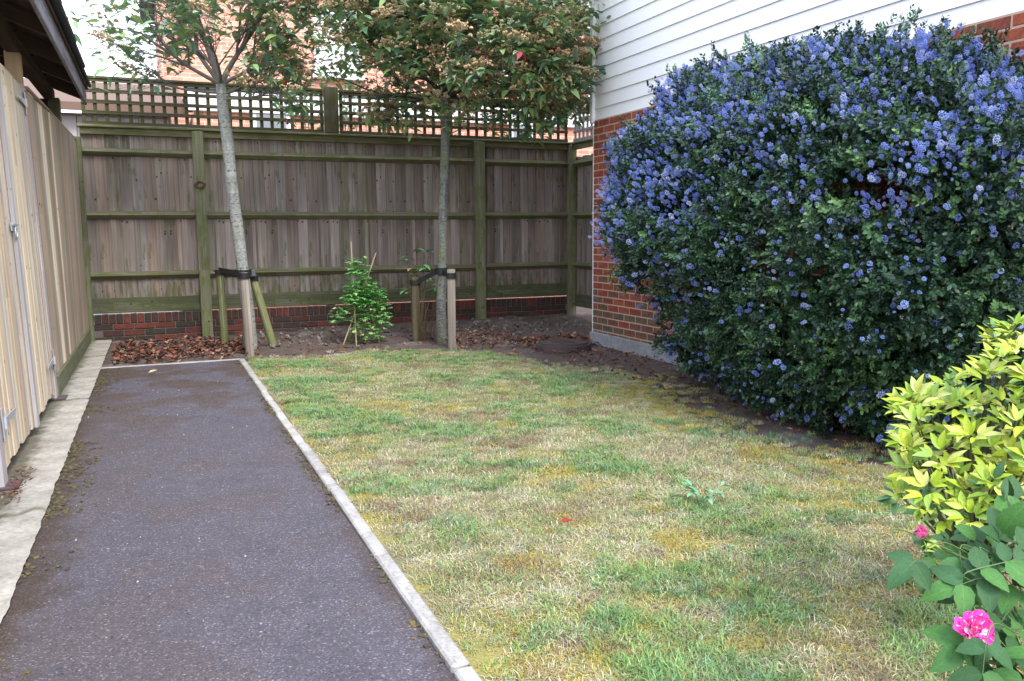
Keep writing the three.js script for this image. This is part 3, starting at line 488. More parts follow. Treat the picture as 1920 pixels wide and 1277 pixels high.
function tree({ label, trunkPts, trunkR, mat, limbs, C, Rad, leavesPer, seedN, flowerP, redP, redShare = 0.02, bias = null }) {
  seed(seedN); const base = trunkPts[0], g = thing('photinia_tree', label, 'tree', [base.x, 0, base.z], 'staked trees in front of the fence'); const o = V(base.x, 0, base.z), loc = (p) => p.clone().sub(o);
  mesh('trunk', tube(trunkPts.map(loc), trunkR, 14, true, 0.1), mat, g);
  const wood_ = [], twigs = [], sites = [];
  const inside = (p, k = 1) => { const q = p.clone().sub(C); return (q.x / Rad.x) ** 2 + (q.y / Rad.y) ** 2 + (q.z / Rad.z) ** 2 < k; };
  function grow(p, d, len, r, depth) {
    const n = 5, pts = [p.clone()], rad = [r]; let q = p.clone(), dd = d.clone();
    for (let i = 1; i <= n; i++) { dd.add(V(rr(-1, 1), rr(-0.8, 1.0), rr(-1, 1)).multiplyScalar(0.17)).normalize(); q = q.clone().addScaledVector(dd, len / n); if (!inside(q, 1.12) && i > 1) break; pts.push(q); rad.push(r * (1 - 0.55 * i / n)); }
    (r > 0.006 ? wood_ : twigs).push(tube(pts.map(loc), rad, r > 0.012 ? 8 : 4, false));
    const end = pts[pts.length - 1];
    if (depth >= 2) for (let i = 1; i < pts.length; i++) sites.push([pts[i], pts[i].clone().sub(pts[i - 1]).normalize(), i === pts.length - 1]);
    if (depth < 4) { const kids = depth === 0 ? 5 : depth === 1 ? 5 : depth === 2 ? 3 : 2; for (let k = 0; k < kids; k++) { const i = k === 0 ? pts.length - 1 : Math.max(1, Math.floor(rr(0.35, 1) * (pts.length - 1))); const c = dd.clone().add(V(rr(-1, 1), rr(-0.6, 0.9), rr(-1, 1)).multiplyScalar(1.0)).normalize(); grow(pts[i], c, len * rr(0.55, 0.8), Math.max(0.0016, rad[i] * 0.66), depth + 1); } }
  }
  for (const [d, len, r, y] of limbs) grow(trunkPts[trunkPts.length - 1].clone().add(V(0, y || 0, 0)), d, len, r, 0);
  mesh('limbs', mergeGeometries(wood_), mat === M.bark ? M.twigGrey : M.twig, g); mesh('twigs', mergeGeometries(twigs), mat === M.bark ? M.twigGrey : M.twig, g).userData.kind = 'stuff';
  const leaves = [], cor = [];
  for (const [p, d, tip] of sites) {
    if (bias && rnd() > bias(p)) continue;
    const n = Math.floor(leavesPer * (tip ? 1.7 : 0.8) * rr(0.5, 1.3)); const red = tip && rnd() < redShare, lime = rnd() < 0.1;
    for (let i = 0; i < n; i++) { const a = rnd() * 6.28, dir = d.clone().multiplyScalar(rr(0.2, 0.9)).add(V(Math.cos(a), rr(-0.55, 0.45), Math.sin(a)).multiplyScalar(0.9)).normalize(); const m = place(loc(p).addScaledVector(V(rr(-1, 1), rr(-1, 1), rr(-1, 1)), 0.02), dir, V(rr(-0.5, 0.5), 1, rr(-0.5, 0.5)), 0, rr(0.7, 1.2)); leaves.push([m, p, red ? -1 : lime ? -2 : Math.floor(rnd() * 5), Math.floor(rnd() * 3)]); }
    if (tip && rnd() < flowerP && p.y > C.y - Rad.y * 0.95) cor.push([place(loc(p).add(V(0, 0.02, 0)), V(rr(-0.4, 0.4), rr(-0.3, 0.3), 1), V(rr(-0.3, 0.3), 1, 0.6), 0, rr(1.1, 2.0)), p, Math.floor(rnd() * 3)]);
  }
  split(g, 'leaf', 'foliage', leaves.map(([m, p, c, v]) => ({ m, p, geo: photLeaf[v], mat: c === -1 ? redLeaf : c === -2 ? limeLeaf : leafMats[c] })), o, 300);
  split(g, 'flower_head', 'flower_heads', cor.map(([m, p, c]) => ({ m, p, geo: corymb, mat: corymbMats[c] })), o, 300);
  return g;
}
// the 300 that show largest become meshes of their own, the rest instances
function split(parent, one, many, items, off, limit) {
  items.forEach((it) => { it.k = inFrame(it.p, 0) ? it.p.distanceTo(camera.position) : 1e3 + it.p.distanceTo(camera.position); }); items.sort((a, b) => a.k - b.k);
  const rest = new Map();
  items.forEach((it, i) => {
    if (i < limit && it.k < 1e3) { const q = mesh(one, it.geo, it.mat, parent); it.m.decompose(q.position, q.quaternion, q.scale); }
    else { const key = it.geo.uuid; if (!rest.has(key)) rest.set(key, { geo: it.geo, ms: [], cs: [], mat: it.mat }); const r = rest.get(key); r.ms.push(it.m); r.cs.push(it.mat.color); }
  });
  for (const r of rest.values()) { const base = r.mat.clone(); base.color.setRGB(1, 1, 1); instanced(many, r.geo, base, r.ms, r.cs, parent); }
}
tree({
  label: 'sparse tree with pale grey trunk and long bare twigs beside the path end', trunkPts: [V(0.89, -0.05, -9.31), V(0.88, 0.4, -9.31), V(0.845, 0.85, -9.3), V(0.81, 1.3, -9.3), V(0.775, 1.75, -9.3), V(0.755, 2.2, -9.3), V(0.725, 2.5, -9.3), V(0.715, 2.72, -9.3)],
  trunkR: [0.078, 0.064, 0.060, 0.062, 0.059, 0.058, 0.054, 0.047], mat: M.bark, C: V(0.6, 3.55, -9.25), Rad: V(1.65, 1.2, 1.35), leavesPer: 1.15, seedN: 101, flowerP: 0.1, redP: 0.02,
  bias: (p) => (p.x < 0.2 ? 0.3 : 0.42),
  limbs: [[V(-0.95, 0.42, 0.15).normalize(), 0.85, 0.024], [V(-0.8, 0.75, 0.3).normalize(), 0.9, 0.026], [V(-0.9, 0.1, -0.3).normalize(), 0.75, 0.018, -0.08], [V(-0.2, 1, 0.1).normalize(), 0.9, 0.032], [V(0.35, 1, 0.3).normalize(), 0.85, 0.03], [V(0.8, 0.5, 0.2).normalize(), 0.75, 0.022], [V(0.9, 0.25, -0.3).normalize(), 0.7, 0.018, -0.1], [V(0.1, 0.6, -0.8).normalize(), 0.7, 0.02], [V(-0.1, 0.5, 0.9).normalize(), 0.7, 0.018], [V(0.75, 0.15, 0.4).normalize(), 0.55, 0.014, -0.15]],
});
tree({
  label: 'dense leafy tree with tan flower heads next to the small climber', trunkPts: [V(2.93, -0.05, -9.06), V(2.935, 0.4, -9.06), V(2.955, 0.8, -9.06), V(2.975, 1.4, -9.06), V(3.005, 2.0, -9.06), V(3.03, 2.5, -9.06), V(3.03, 2.68, -9.06)],
  trunkR: [0.065, 0.056, 0.052, 0.05, 0.049, 0.05, 0.054], mat: M.bark2, C: V(3.32, 3.56, -8.95), Rad: V(2.15, 1.28, 1.4), leavesPer: 1.45, seedN: 109, flowerP: 0.36, redP: 0.01, redShare: 0.006,
  limbs: [[V(-0.95, 0.5, 0.1).normalize(), 1.1, 0.024], [V(-0.6, 0.8, 0.4).normalize(), 1.0, 0.026], [V(-0.2, 1, -0.1).normalize(), 0.9, 0.03], [V(0.3, 1, 0.3).normalize(), 0.9, 0.03], [V(0.85, 0.4, 0.2).normalize(), 1.1, 0.026], [V(0.95, 0.15, -0.1).normalize(), 1.1, 0.022], [V(0.6, 0.7, -0.4).normalize(), 1.0, 0.026], [V(-0.6, 0.4, -0.7).normalize(), 0.8, 0.02], [V(0.1, 0.35, 0.9).normalize(), 0.9, 0.02], [V(0.6, 0.25, 0.7).normalize(), 0.9, 0.02], [V(-0.65, 0.25, 0.7).normalize(), 0.9, 0.02], [V(0.9, -0.05, 0.3).normalize(), 1.1, 0.016, -0.05], [V(1, 0.05, 0.05).normalize(), 1.25, 0.018, 0], [V(-1, 0.1, -0.1).normalize(), 1.1, 0.016, -0.03]],
});
// stakes and ties
function stake(label, a, b, r, mat) { const n = 5, pts = [], rad = []; for (let i = 0; i <= n; i++) { pts.push(a.clone().lerp(b, i / n).sub(V(a.x, 0, a.z)).add(V(0, 0, 0))); rad.push(r * (1 - 0.04 * i / n)); } return solo('tree_stake', tube(pts, rad, 10, true, 0.08), mat, label, 'stake', [a.x, 0, a.z], 'tree stakes'); }
seed(121);
const stakePale = wood(0.72, 0.70, 0.62), stakeGreen = wood(0.66, 0.70, 0.46, mossWoodTex), stakeBrown = wood(0.34, 0.29, 0.22, mossWoodTex);
stake('pale upright stake right in front of the grey trunk', V(0.845, -0.06, -8.92), V(0.82, 0.83, -8.92), 0.045, stakePale);
stake('thin green upright stake next to the fence post', V(0.67, -0.06, -9.85), V(0.655, 0.84, -9.85), 0.042, stakeGreen);
stake('green slanting stake leaning towards the grey trunk', V(1.16, -0.06, -9.5), V(0.955, 0.78, -9.5), 0.043, stakeGreen);
stake('pale upright stake in front of the dense tree', V(2.9, -0.06, -8.6), V(2.905, 0.83, -8.6), 0.045, stakePale);
stake('brown mossy stake topped by a leafy shoot', V(2.72, -0.06, -9.35), V(2.725, 0.72, -9.35), 0.05, stakeBrown);
function belt(pts, w, t, closed) { // a flat strap standing on edge along points
  const gs = []; for (let i = 0; i < pts.length - (closed ? 0 : 1); i++) { const a = pts[i], b = pts[(i + 1) % pts.length], d = b.clone().sub(a).normalize(), n = V(d.z, 0, -d.x).multiplyScalar(t / 2), h = V(0, w / 2, 0), s = (p) => [p.clone().add(n).add(h), p.clone().sub(n).add(h), p.clone().sub(n).sub(h), p.clone().add(n).sub(h)]; gs.push(loft(s(a), s(b.clone().addScaledVector(d, t * 0.4)), 'x')); }
  return mergeGeometries(gs);
}
function ring(c, r, n = 14) { const p = []; for (let i = 0; i < n; i++) p.push(V(c.x + Math.cos(i / n * 6.283) * r, c.y, c.z + Math.sin(i / n * 6.283) * r)); return p; }
{
  const g = thing('tree_tie', 'black rubber tie strapping the grey trunk to its stakes', 'tree tie');
  const c = V(0.846, 0.815, -9.3);
  mesh('collar', belt(ring(c, 0.083), 0.06, 0.008, true), M.rubber, g); mesh('strap', belt([V(0.64, 0.83, -9.8), V(0.66, 0.825, -9.79), V(0.77, 0.81, -9.36)], 0.055, 0.012), M.rubber, g); mesh('strap', belt([V(0.7, 0.79, -9.82), V(0.86, 0.785, -9.39)], 0.05, 0.012), M.rubber, g);
  mesh('stake_band', belt(ring(V(0.656, 0.8, -9.85), 0.05), 0.055, 0.008, true), M.rubber, g); mesh('stake_band', belt(ring(V(0.822, 0.80, -8.92), 0.05), 0.06, 0.008, true), M.rubber, g); mesh('strap', belt([V(0.83, 0.80, -8.975), V(0.84, 0.81, -9.22)], 0.055, 0.012), M.rubber, g);
  mesh('stake_band', belt(ring(V(0.965, 0.745, -9.5), 0.05), 0.055, 0.008, true), M.rubber, g); mesh('buckle', chamfer(0.06, 0.07, 0.05, 0.006), std({ color: lin(0.08, 0.085, 0.1), roughness: 0.5 }), g, [0.955, 0.80, -9.42]);
  mesh('strap', belt([V(0.95, 0.78, -9.45), V(0.87, 0.8, -9.385)], 0.05, 0.012), M.rubber, g);
}
{
  const g = thing('tree_tie', 'black rubber tie strapping the dense tree to its stakes', 'tree tie'); const c = V(2.955, 0.79, -9.06);
  mesh('collar', belt(ring(c, 0.068), 0.075, 0.009, true), M.rubber, g); mesh('strap', belt([V(2.735, 0.66, -9.3), V(2.9, 0.78, -9.11)], 0.06, 0.012), M.rubber, g); mesh('strap', belt([V(2.905, 0.76, -8.655), V(2.94, 0.78, -8.99)], 0.06, 0.012), M.rubber, g);
  mesh('stake_band', belt(ring(V(2.904, 0.76, -8.6), 0.051), 0.06, 0.008, true), M.rubber, g); mesh('stake_band', belt(ring(V(2.724, 0.655, -9.35), 0.056), 0.055, 0.008, true), M.rubber, g);
}

// ---------------------------------------------------------------- ceanothus: the big blue-flowering shrub
{
  seed(131); const g = thing('ceanothus_bush', 'huge rounded shrub covered in blue flower clusters against the house', 'shrub', [4.0, 0, -4.7]); const o = V(4.0, 0, -4.7);
  const C = V(4.08, 1.2, -4.6), A = V(0.8, 1.12, 1.88);
  const lump = (d) => 1 + 0.2 * (noise3(d.x * 2.6 + 4, d.y * 2.6 + 1, d.z * 2.6 + 9) - 0.5) + 0.15 * (noise3(d.x * 6, d.y * 6, d.z * 6) - 0.5);
  function shell(depthScale) {
    const n = V(rr(-1, 1), rr(-1, 1), rr(-1, 1)); if (n.lengthSq() > 1 || n.lengthSq() < 0.02) return null; n.normalize();
    const e = 2.9, k = 1 / Math.pow(Math.abs(n.x) ** e + Math.abs(n.y) ** e + Math.abs(n.z) ** e, 1 / e), L = lump(n), dp = -Math.log(1 - rnd() * 0.97) * depthScale, R = k * L * Math.max(0.25, 1 - dp);
    const p = V(n.x * A.x * R, n.y * A.y * R, n.z * A.z * R), yy = (C.y + p.y) / 2.6; if (p.z < 0) p.z *= lerp(0.63, 1.02, smooth(-0.05, 0.72, yy)); if (yy < 0.3 && p.z < 0) p.x *= 0.8; if (p.y > 0) p.y -= 0.13 * Math.max(0, p.z - 0.1) * (p.y / A.y);
    p.add(C); if (p.x > XW - 0.04 || p.y < 0.05) return null;
    return { p, n: V(n.x / A.x, n.y / A.y, n.z / A.z).normalize(), dp };
  }
  // wood: a fan of stems from the base
  const stems = []; for (let i = 0; i < 46; i++) { const s = shell(0.12); if (!s) continue; const b = V(rr(3.85, 4.2), -0.05, rr(-5.4, -3.9)), m = b.clone().lerp(s.p, 0.5).add(V(0.12, 0.15, rr(-0.15, 0.15))), q = b.clone().lerp(s.p, 0.2).add(V(0.05, 0.1, 0)); stems.push(tube([b, q, m, s.p.clone().lerp(m, 0.4), s.p].map((v) => v.clone().sub(o)), [0.022, 0.018, 0.012, 0.008, 0.003], 6, false)); }
  mesh('stems', mergeGeometries(stems), M.twig, g);
  // sprigs of small leaves
  const cols = [[0.023, 0.066, 0.028], [0.018, 0.05, 0.03], [0.036, 0.096, 0.038], [0.013, 0.038, 0.022]].map((c) => lin(...c)), fresh = [lin(0.11, 0.22, 0.07), lin(0.09, 0.19, 0.08)], bud = lin(0.42, 0.42, 0.36);
  const lf = leafGeo(0.023, 0.0135, { seg: 3, droop: 0.15, fold: 0.2, tip: 0.75 }).toNonIndexed();
  const sprigs = [0, 1, 2].map((k) => { const gs = [tube([V(0, 0, 0), V(0.004, 0.003, 0.05), V(0, 0.008, 0.1)], [0.0016, 0.0013, 0.0008], 3, false).toNonIndexed()]; for (let tw = 0; tw < 3; tw++) { const M4 = frame(V(rr(-0.7, 0.7), rr(-0.7, 0.7), 1)).setPosition(rr(-0.035, 0.035), rr(-0.035, 0.035), rr(-0.03, 0.01)); for (let i = 0; i < 16; i++) { const t = (i + 0.5) / 16, a = i * 2.4 + k, dir = V(Math.cos(a), Math.sin(a), rr(0.3, 1.0)); gs.push(lf.clone().applyMatrix4(place(V(0, 0.006 * t, 0.11 * t), dir, V(0, 0.3, -1), 0, rr(0.75, 1.25))).applyMatrix4(M4)); } } return mergeGeometries(gs); });
  const lots = [[], [], []], lotC = [[], [], []]; let n = 0;
  const hole = (p) => { const low = smooth(1.5, 0.25, p.y), left = smooth(-5.0, -6.6, p.z); return smooth(0.42, 0.56, noise3(p.x * 3.4 + 3, p.y * 3.6, p.z * 3.6 + 8) + 0.19 - 0.17 * low - 0.10 * left * low); };
  while (n < 10500) {
    const s = shell(0.15); if (!s) continue; if (rnd() > Math.max(0.1, hole(s.p))) continue; if (s.dp < 0.06 && rnd() < 0.16) s.p.addScaledVector(s.n, rr(0, 0.1)).add(V(0, rr(0, 0.07), 0));
    const d = s.n.clone().add(V(rr(-1, 1), rr(-0.5, 1.3), rr(-1, 1)).multiplyScalar(0.75)).normalize(), k = Math.floor(rnd() * 3); lots[k].push(place(s.p.clone().sub(o), d, V(0, 1, 0), rnd() * 6.28, rr(0.7, 1.3)));
    lotC[k].push(rnd() < 0.12 ? pick(fresh) : pick(cols)); n++;
  }
  lots.forEach((l, k) => instanced('foliage', sprigs[k], M.leaf, l, lotC[k], g));
  // flower clusters: blunt cones of tiny florets
  const puff = [0, 1, 2].map((k) => { const gs = []; for (let i = 0; i < 46; i++) { const t = (i + 0.5) / 46, a = i * 2.4 + k * 0.7, R = 0.0145 * Math.sqrt(Math.sin(Math.PI * (0.08 + 0.84 * t))); const R2 = R * rr(0.75, 1.3); gs.push(new THREE.OctahedronGeometry(rr(0.003, 0.0052), 0).rotateX(rnd() * 3).rotateY(rnd() * 3).translate(Math.cos(a) * R2, Math.sin(a) * R2, -0.014 + 0.052 * t + rr(-0.003, 0.003))); } return mergeGeometries(gs); });
  const pm = [leafMat(0.19, 0.26, 0.65, 0.85), leafMat(0.26, 0.35, 0.75, 0.85), leafMat(0.145, 0.20, 0.56, 0.85), leafMat(0.42, 0.48, 0.77, 0.85), leafMat(0.22, 0.30, 0.70, 0.85)]; const fl = []; let tries = 0;
  while (fl.length < 10500 && tries++ < 200000) {
    const s = shell(0.015); if (!s || !inFrame(s.p, 120)) continue; const q = s.p, patch = noise3(q.x * 2.3 + 1, q.y * 2.6 + 5, q.z * 2.3 + 2), up = smooth(0.7, 2.0, q.y);
    const prob = clamp(0.10 + up * smooth(0.34, 0.62, patch + 0.3 * smooth(1.5, 2.2, q.y) + 0.1 * smooth(-4.4, -5.6, q.z)) * 0.9 + smooth(-5.6, -6.6, q.z) * 0.35 * smooth(0.5, 1.2, q.y)); if (rnd() > prob) continue;
    const cn = 1 + Math.floor(rnd() * 4); for (let i = 0; i < cn; i++) { const p = q.clone().addScaledVector(s.n, rr(0.0, 0.075)).add(V(rr(-1, 1), rr(-1, 1), rr(-1, 1))  .multiplyScalar(i ? 0.075 : 0)); if (p.x > XW - 0.03) continue; fl.push({ m: place(p.clone().sub(o), s.n.clone().add(V(rr(-0.6, 0.6), rr(0, 0.9), rr(-0.6, 0.6))).normalize(), V(0, 1, 0), rnd() * 6, 0.3 + 0.55 * rnd() * (0.4 + rnd())), p, geo: pick(puff), mat: pick(pm) }); }
  }
  split(g, 'flower_cluster', 'flower_clusters', fl, o, 300);
  // dry seed heads and pale buds among the leaves
  const bg = mergeGeometries([0, 1, 2, 3, 4].map((i) => new THREE.OctahedronGeometry(0.005, 0).translate(rr(-0.007, 0.007), rr(-0.007, 0.007), rr(-0.007, 0.007)))), bm = []; while (bm.length < 900) { const s = shell(0.03); if (s && rnd() < hole(s.p)) bm.push(place(s.p.clone().sub(o), s.n, V(0, 1, 0), 0, rr(0.7, 1.3))); }
  instanced('dry_buds', bg, leafMat(0.34, 0.33, 0.27, 0.9), bm, null, g);
}

// ---------------------------------------------------------------- choisya: the lime-yellow shrub
const ngon = (poly, x, y) => { let c = false; for (let i = 0, j = poly.length - 1; i < poly.length; j = i++) { const [a, b] = poly[i], [d, e] = poly[j]; if ((b > y) !== (e > y) && x < (d - a) * (y - b) / (e - b) + a) c = !c; } return c; };
{
  seed(141); const o = V(2.45, 0, -1.9), g = thing('golden_shrub', 'bright lime-yellow shrub with glossy finger leaves behind the rose', 'shrub', [o.x, 0, o.z]);
  const poly = [[1840, 640], [1900, 600], [2040, 590], [2060, 1010], [1720, 990], [1690, 930], [1700, 850], [1665, 775], [1700, 752], [1760, 740], [1785, 715], [1850, 705]];
  const lg = [leafGeo(0.05, 0.019, { droop: 0.12, fold: 0.3, seg: 5, tip: 0.75 }), leafGeo(0.044, 0.017, { droop: 0.3, fold: 0.2, seg: 5, tip: 0.75 }), leafGeo(0.056, 0.02, { droop: 0.22, fold: 0.35, seg: 5, tip: 0.75 })];
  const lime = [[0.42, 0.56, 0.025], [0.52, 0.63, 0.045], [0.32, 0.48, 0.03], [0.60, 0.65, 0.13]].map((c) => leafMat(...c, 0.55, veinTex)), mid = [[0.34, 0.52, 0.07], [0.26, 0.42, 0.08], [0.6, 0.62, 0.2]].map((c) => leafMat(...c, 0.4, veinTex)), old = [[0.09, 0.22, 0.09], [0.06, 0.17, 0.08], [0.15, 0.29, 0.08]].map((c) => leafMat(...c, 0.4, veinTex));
  const items = [], stems = []; let k = 0, guard = 0; const fixed = [[1690, 770, 2.15], [1740, 755, 2.2], [1860, 640, 2.3], [1905, 620, 2.25], [1800, 760, 2.2], [1700, 840, 2.1], [1690, 930, 2.1], [1780, 720, 2.35], [1720, 800, 2.05], [1850, 700, 2.25], [1760, 860, 2.05], [1820, 820, 2.1], [1890, 760, 2.15], [1740, 920, 2.0], [1705, 885, 2.1], [1735, 955, 2.1], [1775, 965, 2.15], [1820, 930, 2.1], [1790, 890, 2.15], [1720, 860, 2.25], [1860, 900, 2.1], [1850, 850, 2.2]];
  const ros = fixed.map((f) => [...f, 1]); while (ros.length < 150 && guard++ < 5000) { const x = rr(1650, 2060), y = rr(590, 1010); if (ngon(poly, x, y)) ros.push([x, y, rr(2.05, 2.75), 0]); }
  for (const [x, y, d, f] of ros) {
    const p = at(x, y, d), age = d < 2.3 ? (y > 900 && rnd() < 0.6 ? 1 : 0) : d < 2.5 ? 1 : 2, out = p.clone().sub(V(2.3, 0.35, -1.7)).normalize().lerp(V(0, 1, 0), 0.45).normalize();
    if (f || rnd() < 0.4) stems.push(tube(new THREE.CatmullRomCurve3([o.clone().add(V(rr(-0.1, 0.1), -0.03, rr(-0.1, 0.1))), o.clone().lerp(p, 0.35).add(V(0, 0.05, 0)), o.clone().lerp(p, 0.75).add(V(0, 0.02, 0)), p].map((v) => v.clone().sub(o))).getPoints(9), [0.006, 0.0055, 0.005, 0.0045, 0.004, 0.0036, 0.0032, 0.0028, 0.0024, 0.002], 5, false));
    const ax = frame(out, V(0, 1, 0), rnd() * 6.28), nl = 4 + Math.floor(rnd() * 3);
    for (let i = 0; i < nl; i++) {
      const a = i / nl * 6.28 + rr(-0.3, 0.3), tilt = rr(0.45, 1.15), dir = V(Math.cos(a) * Math.sin(tilt), Math.sin(a) * Math.sin(tilt), Math.cos(tilt)).transformDirection(ax), base = p.clone().addScaledVector(out, -0.03 * i / nl).addScaledVector(dir, 0.022);
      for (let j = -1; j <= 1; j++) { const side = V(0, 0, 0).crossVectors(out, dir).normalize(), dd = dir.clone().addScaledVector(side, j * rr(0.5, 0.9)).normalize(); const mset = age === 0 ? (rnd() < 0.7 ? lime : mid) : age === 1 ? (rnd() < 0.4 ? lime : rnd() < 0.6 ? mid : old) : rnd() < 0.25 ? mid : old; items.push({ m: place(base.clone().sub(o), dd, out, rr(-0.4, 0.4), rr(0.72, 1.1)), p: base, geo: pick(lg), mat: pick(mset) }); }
    }
  }
  mesh('stems', mergeGeometries(stems), leafMat(0.08, 0.1, 0.04, 0.7), g); split(g, 'leaf', 'foliage', items, o, 300);
}
// ---------------------------------------------------------------- rose
{
  seed(151); const o = V(1.55, 0, -1.1), g = thing('rose_bush', 'rose bush with pink flowers and broad green leaves in front of the yellow shrub', 'rose', [o.x, 0, o.z]);
  const lg = [leafGeo(0.058, 0.036, { droop: 0.22, fold: 0.22, seg: 9, point: true }), leafGeo(0.066, 0.04, { droop: 0.32, fold: 0.3, seg: 9, point: true }), leafGeo(0.048, 0.028, { droop: 0.1, fold: 0.4, seg: 9, point: true })];
  const gm = [[0.035, 0.13, 0.032], [0.028, 0.10, 0.04], [0.05, 0.16, 0.035], [0.03, 0.095, 0.035]].map((c) => leafMat(c[0] * 1.1, c[1] * 1.15, c[2] * 0.85, 0.7, veinTex)), stems = [], items = [];
  const stem = (pts, r = 0.003) => stems.push(tube(new THREE.CatmullRomCurve3(pts.map((v) => v.clone().sub(o))).getPoints(12), Array.from({ length: 13 }, (_, i) => r * (1 - 0.5 * i / 12)), 5, false));
  function compound(px, py, d, ang, n = 5, s = 1) { // px,py: where the leaf ends; ang: the way it points in the picture's upright plane (0 = right, 90 = up)
    const tip = at(px, py, d), { r, u, fw } = camera.userData.axes, a = ang * Math.PI / 180, dir = r.clone().multiplyScalar(Math.cos(a)).addScaledVector(u, Math.sin(a) * 0.8).addScaledVector(fw, rr(-0.5, 0.1)).normalize(), up = V(rr(-0.3, 0.3), 1, 0).addScaledVector(fw, -0.75).normalize(), side = V(0, 0, 0).crossVectors(up, dir).normalize();
    const b = tip.clone().addScaledVector(dir, -0.09 * s); stem([b.clone().lerp(V(1.62, b.y - 0.12, -1.05), 0.35), b, tip], 0.0017);
    const put = (q, dd) => items.push({ m: place(q.clone().sub(o), dd.clone().normalize(), up.clone().add(V(rr(-0.2, 0.2), 0, rr(-0.2, 0.2))), rr(-0.25, 0.25), s * rr(0.85, 1.12)), p: q, geo: pick(lg), mat: pick(gm) });
    put(tip, dir); for (let i = 0; i < (n - 1) / 2; i++) { const q = tip.clone().addScaledVector(dir, (-0.014 - i * 0.045) * s); for (const k of [-1, 1]) put(q, dir.clone().multiplyScalar(0.45).addScaledVector(side, k)); }
  }
  for (const a of [[1705, 1062, 1.62, 215, 3, 0.95], [1716, 1075, 1.65, 285, 3, 1], [1745, 1040, 1.7, 120, 3, 0.7], [1790, 1100, 1.6, 200, 5, 1.05], [1815, 1120, 1.62, 265, 5, 1.1], [1850, 1070, 1.7, 60, 5, 1], [1830, 1010, 1.75, 140, 5, 1.05], [1880, 1000, 1.7, 80, 5, 1.1], [1900, 1050, 1.6, 20, 5, 1.1], [1870, 1130, 1.7, 320, 5, 1.05], [1910, 1110, 1.6, 300, 5, 1.1], [1800, 1215, 1.55, 215, 3, 1.0], [1850, 1240, 1.6, 250, 5, 1.15], [1900, 1230, 1.55, 300, 5, 1.15], [1940, 1180, 1.6, 10, 5, 1.1], [1880, 1190, 1.75, 180, 5, 1], [1930, 960, 1.7, 60, 5, 1.1], [1950, 1030, 1.6, 45, 5, 1.1], [1840, 1280, 1.5, 260, 5, 1.1], [1910, 1290, 1.5, 240, 5, 1.1], [1890, 930, 1.8, 100, 5, 1], [1960, 1260, 1.55, 0, 5, 1.1], [1770, 1010, 1.85, 170, 3, 0.6], [1800, 1050, 1.8, 240, 5, 0.9]]) compound(...a);
  // canes
  const root = V(1.6, -0.03, -1.0), bud = at(1724, 1000, 1.68), open = at(1826, 1180, 1.55);
  stem([root, V(1.6, 0.3, -1.05), at(1860, 1080, 1.7), at(1770, 1030, 1.72), bud], 0.005); stem([root, at(1900, 1260, 1.6), at(1835, 1230, 1.56), open], 0.004); stem([root, at(1930, 1200, 1.65), at(1900, 1000, 1.7), at(1890, 930, 1.75)], 0.005); stem([root, at(1950, 1100, 1.6), at(1950, 1000, 1.6)], 0.004);
  mesh('canes', mergeGeometries(stems), leafMat(0.09, 0.16, 0.05, 0.6), g); split(g, 'leaf', 'foliage', items, o, 300);
  // small lime leaves round the bud
  for (let i = 0; i < 9; i++) { const q = mesh('sepal', lg[2], leafMat(0.3, 0.4, 0.06, 0.5), g); place(bud.clone().sub(o).add(V(rr(0, 0.05), rr(-0.04, -0.015), rr(-0.02, 0.02))), V(rr(-0.6, 1), rr(-0.3, 0.5), rr(-0.5, 0.8)), V(0, 1, 0), 0, rr(0.3, 0.6)).decompose(q.position, q.quaternion, q.scale); }
  // flowers: cupped petals, streaked pink and white
  const petalGeo = (L, W, cup, ruf) => { const pos = [], uv = [], idx = [], nu = 5, nv = 6; for (let j = 0; j <= nv; j++) for (let i = 0; i <= nu; i++) { const t = j / nv, s = (i / nu - 0.5) * 2, w = W / 2 * Math.pow(Math.sin(Math.PI * (0.12 + 0.62 * t)), 0.8), y = cup * L * (t * t) + 0.25 * w * s * s + ruf * L * t * t * Math.sin(s * 5 + t * 3); pos.push(s * w, y, L * t * (1 - 0.1 * s * s * t)); uv.push(i / nu, t); if (j && i) { const a = (j - 1) * (nu + 1) + i - 1, b = a + nu + 1; idx.push(a, b, a + 1, b, b + 1, a + 1); } } const q = new THREE.BufferGeometry(); q.setAttribute('position', new THREE.Float32BufferAttribute(pos, 3)); q.setAttribute('uv', new THREE.Float32BufferAttribute(uv, 2)); q.setIndex(idx); q.computeVertexNormals(); return q; };
  const petTex = tex(128, 128, (u, v) => { const st = smooth(0.42, 0.6, fbm(u * 13 + 2, v * 2.5, 3) + (0.5 - v) * 0.35); return [lerp(228, 252, st), lerp(56, 222, st), lerp(158, 240, st)]; }), pinkTex = tex(64, 64, (u, v) => { const st = fbm(u * 9, v * 3, 3); return [236 + st * 14, 84 + st * 110, 158 + st * 70]; });
  const pet = [std({ map: petTex, roughness: 0.7 }), std({ map: pinkTex, roughness: 0.7 })];
  const fo = mesh('flower', blob(0.008, 1, 0.7, 1, 1), leafMat(0.6, 0.42, 0.08, 0.9), g), face = at(1826, 1180, 1.55);
  place(face.clone().sub(o), V(-0.25, 0.72, 0.75), V(0, 0, -1), 0, 1).decompose(fo.position, fo.quaternion, fo.scale);
  const rings = [[5, 0.036, 0.034, 1.35, 0], [5, 0.036, 0.032, 1.15, 0.5], [5, 0.03, 0.028, 0.85, 0.2], [4, 0.022, 0.022, 0.5, 0.6]];
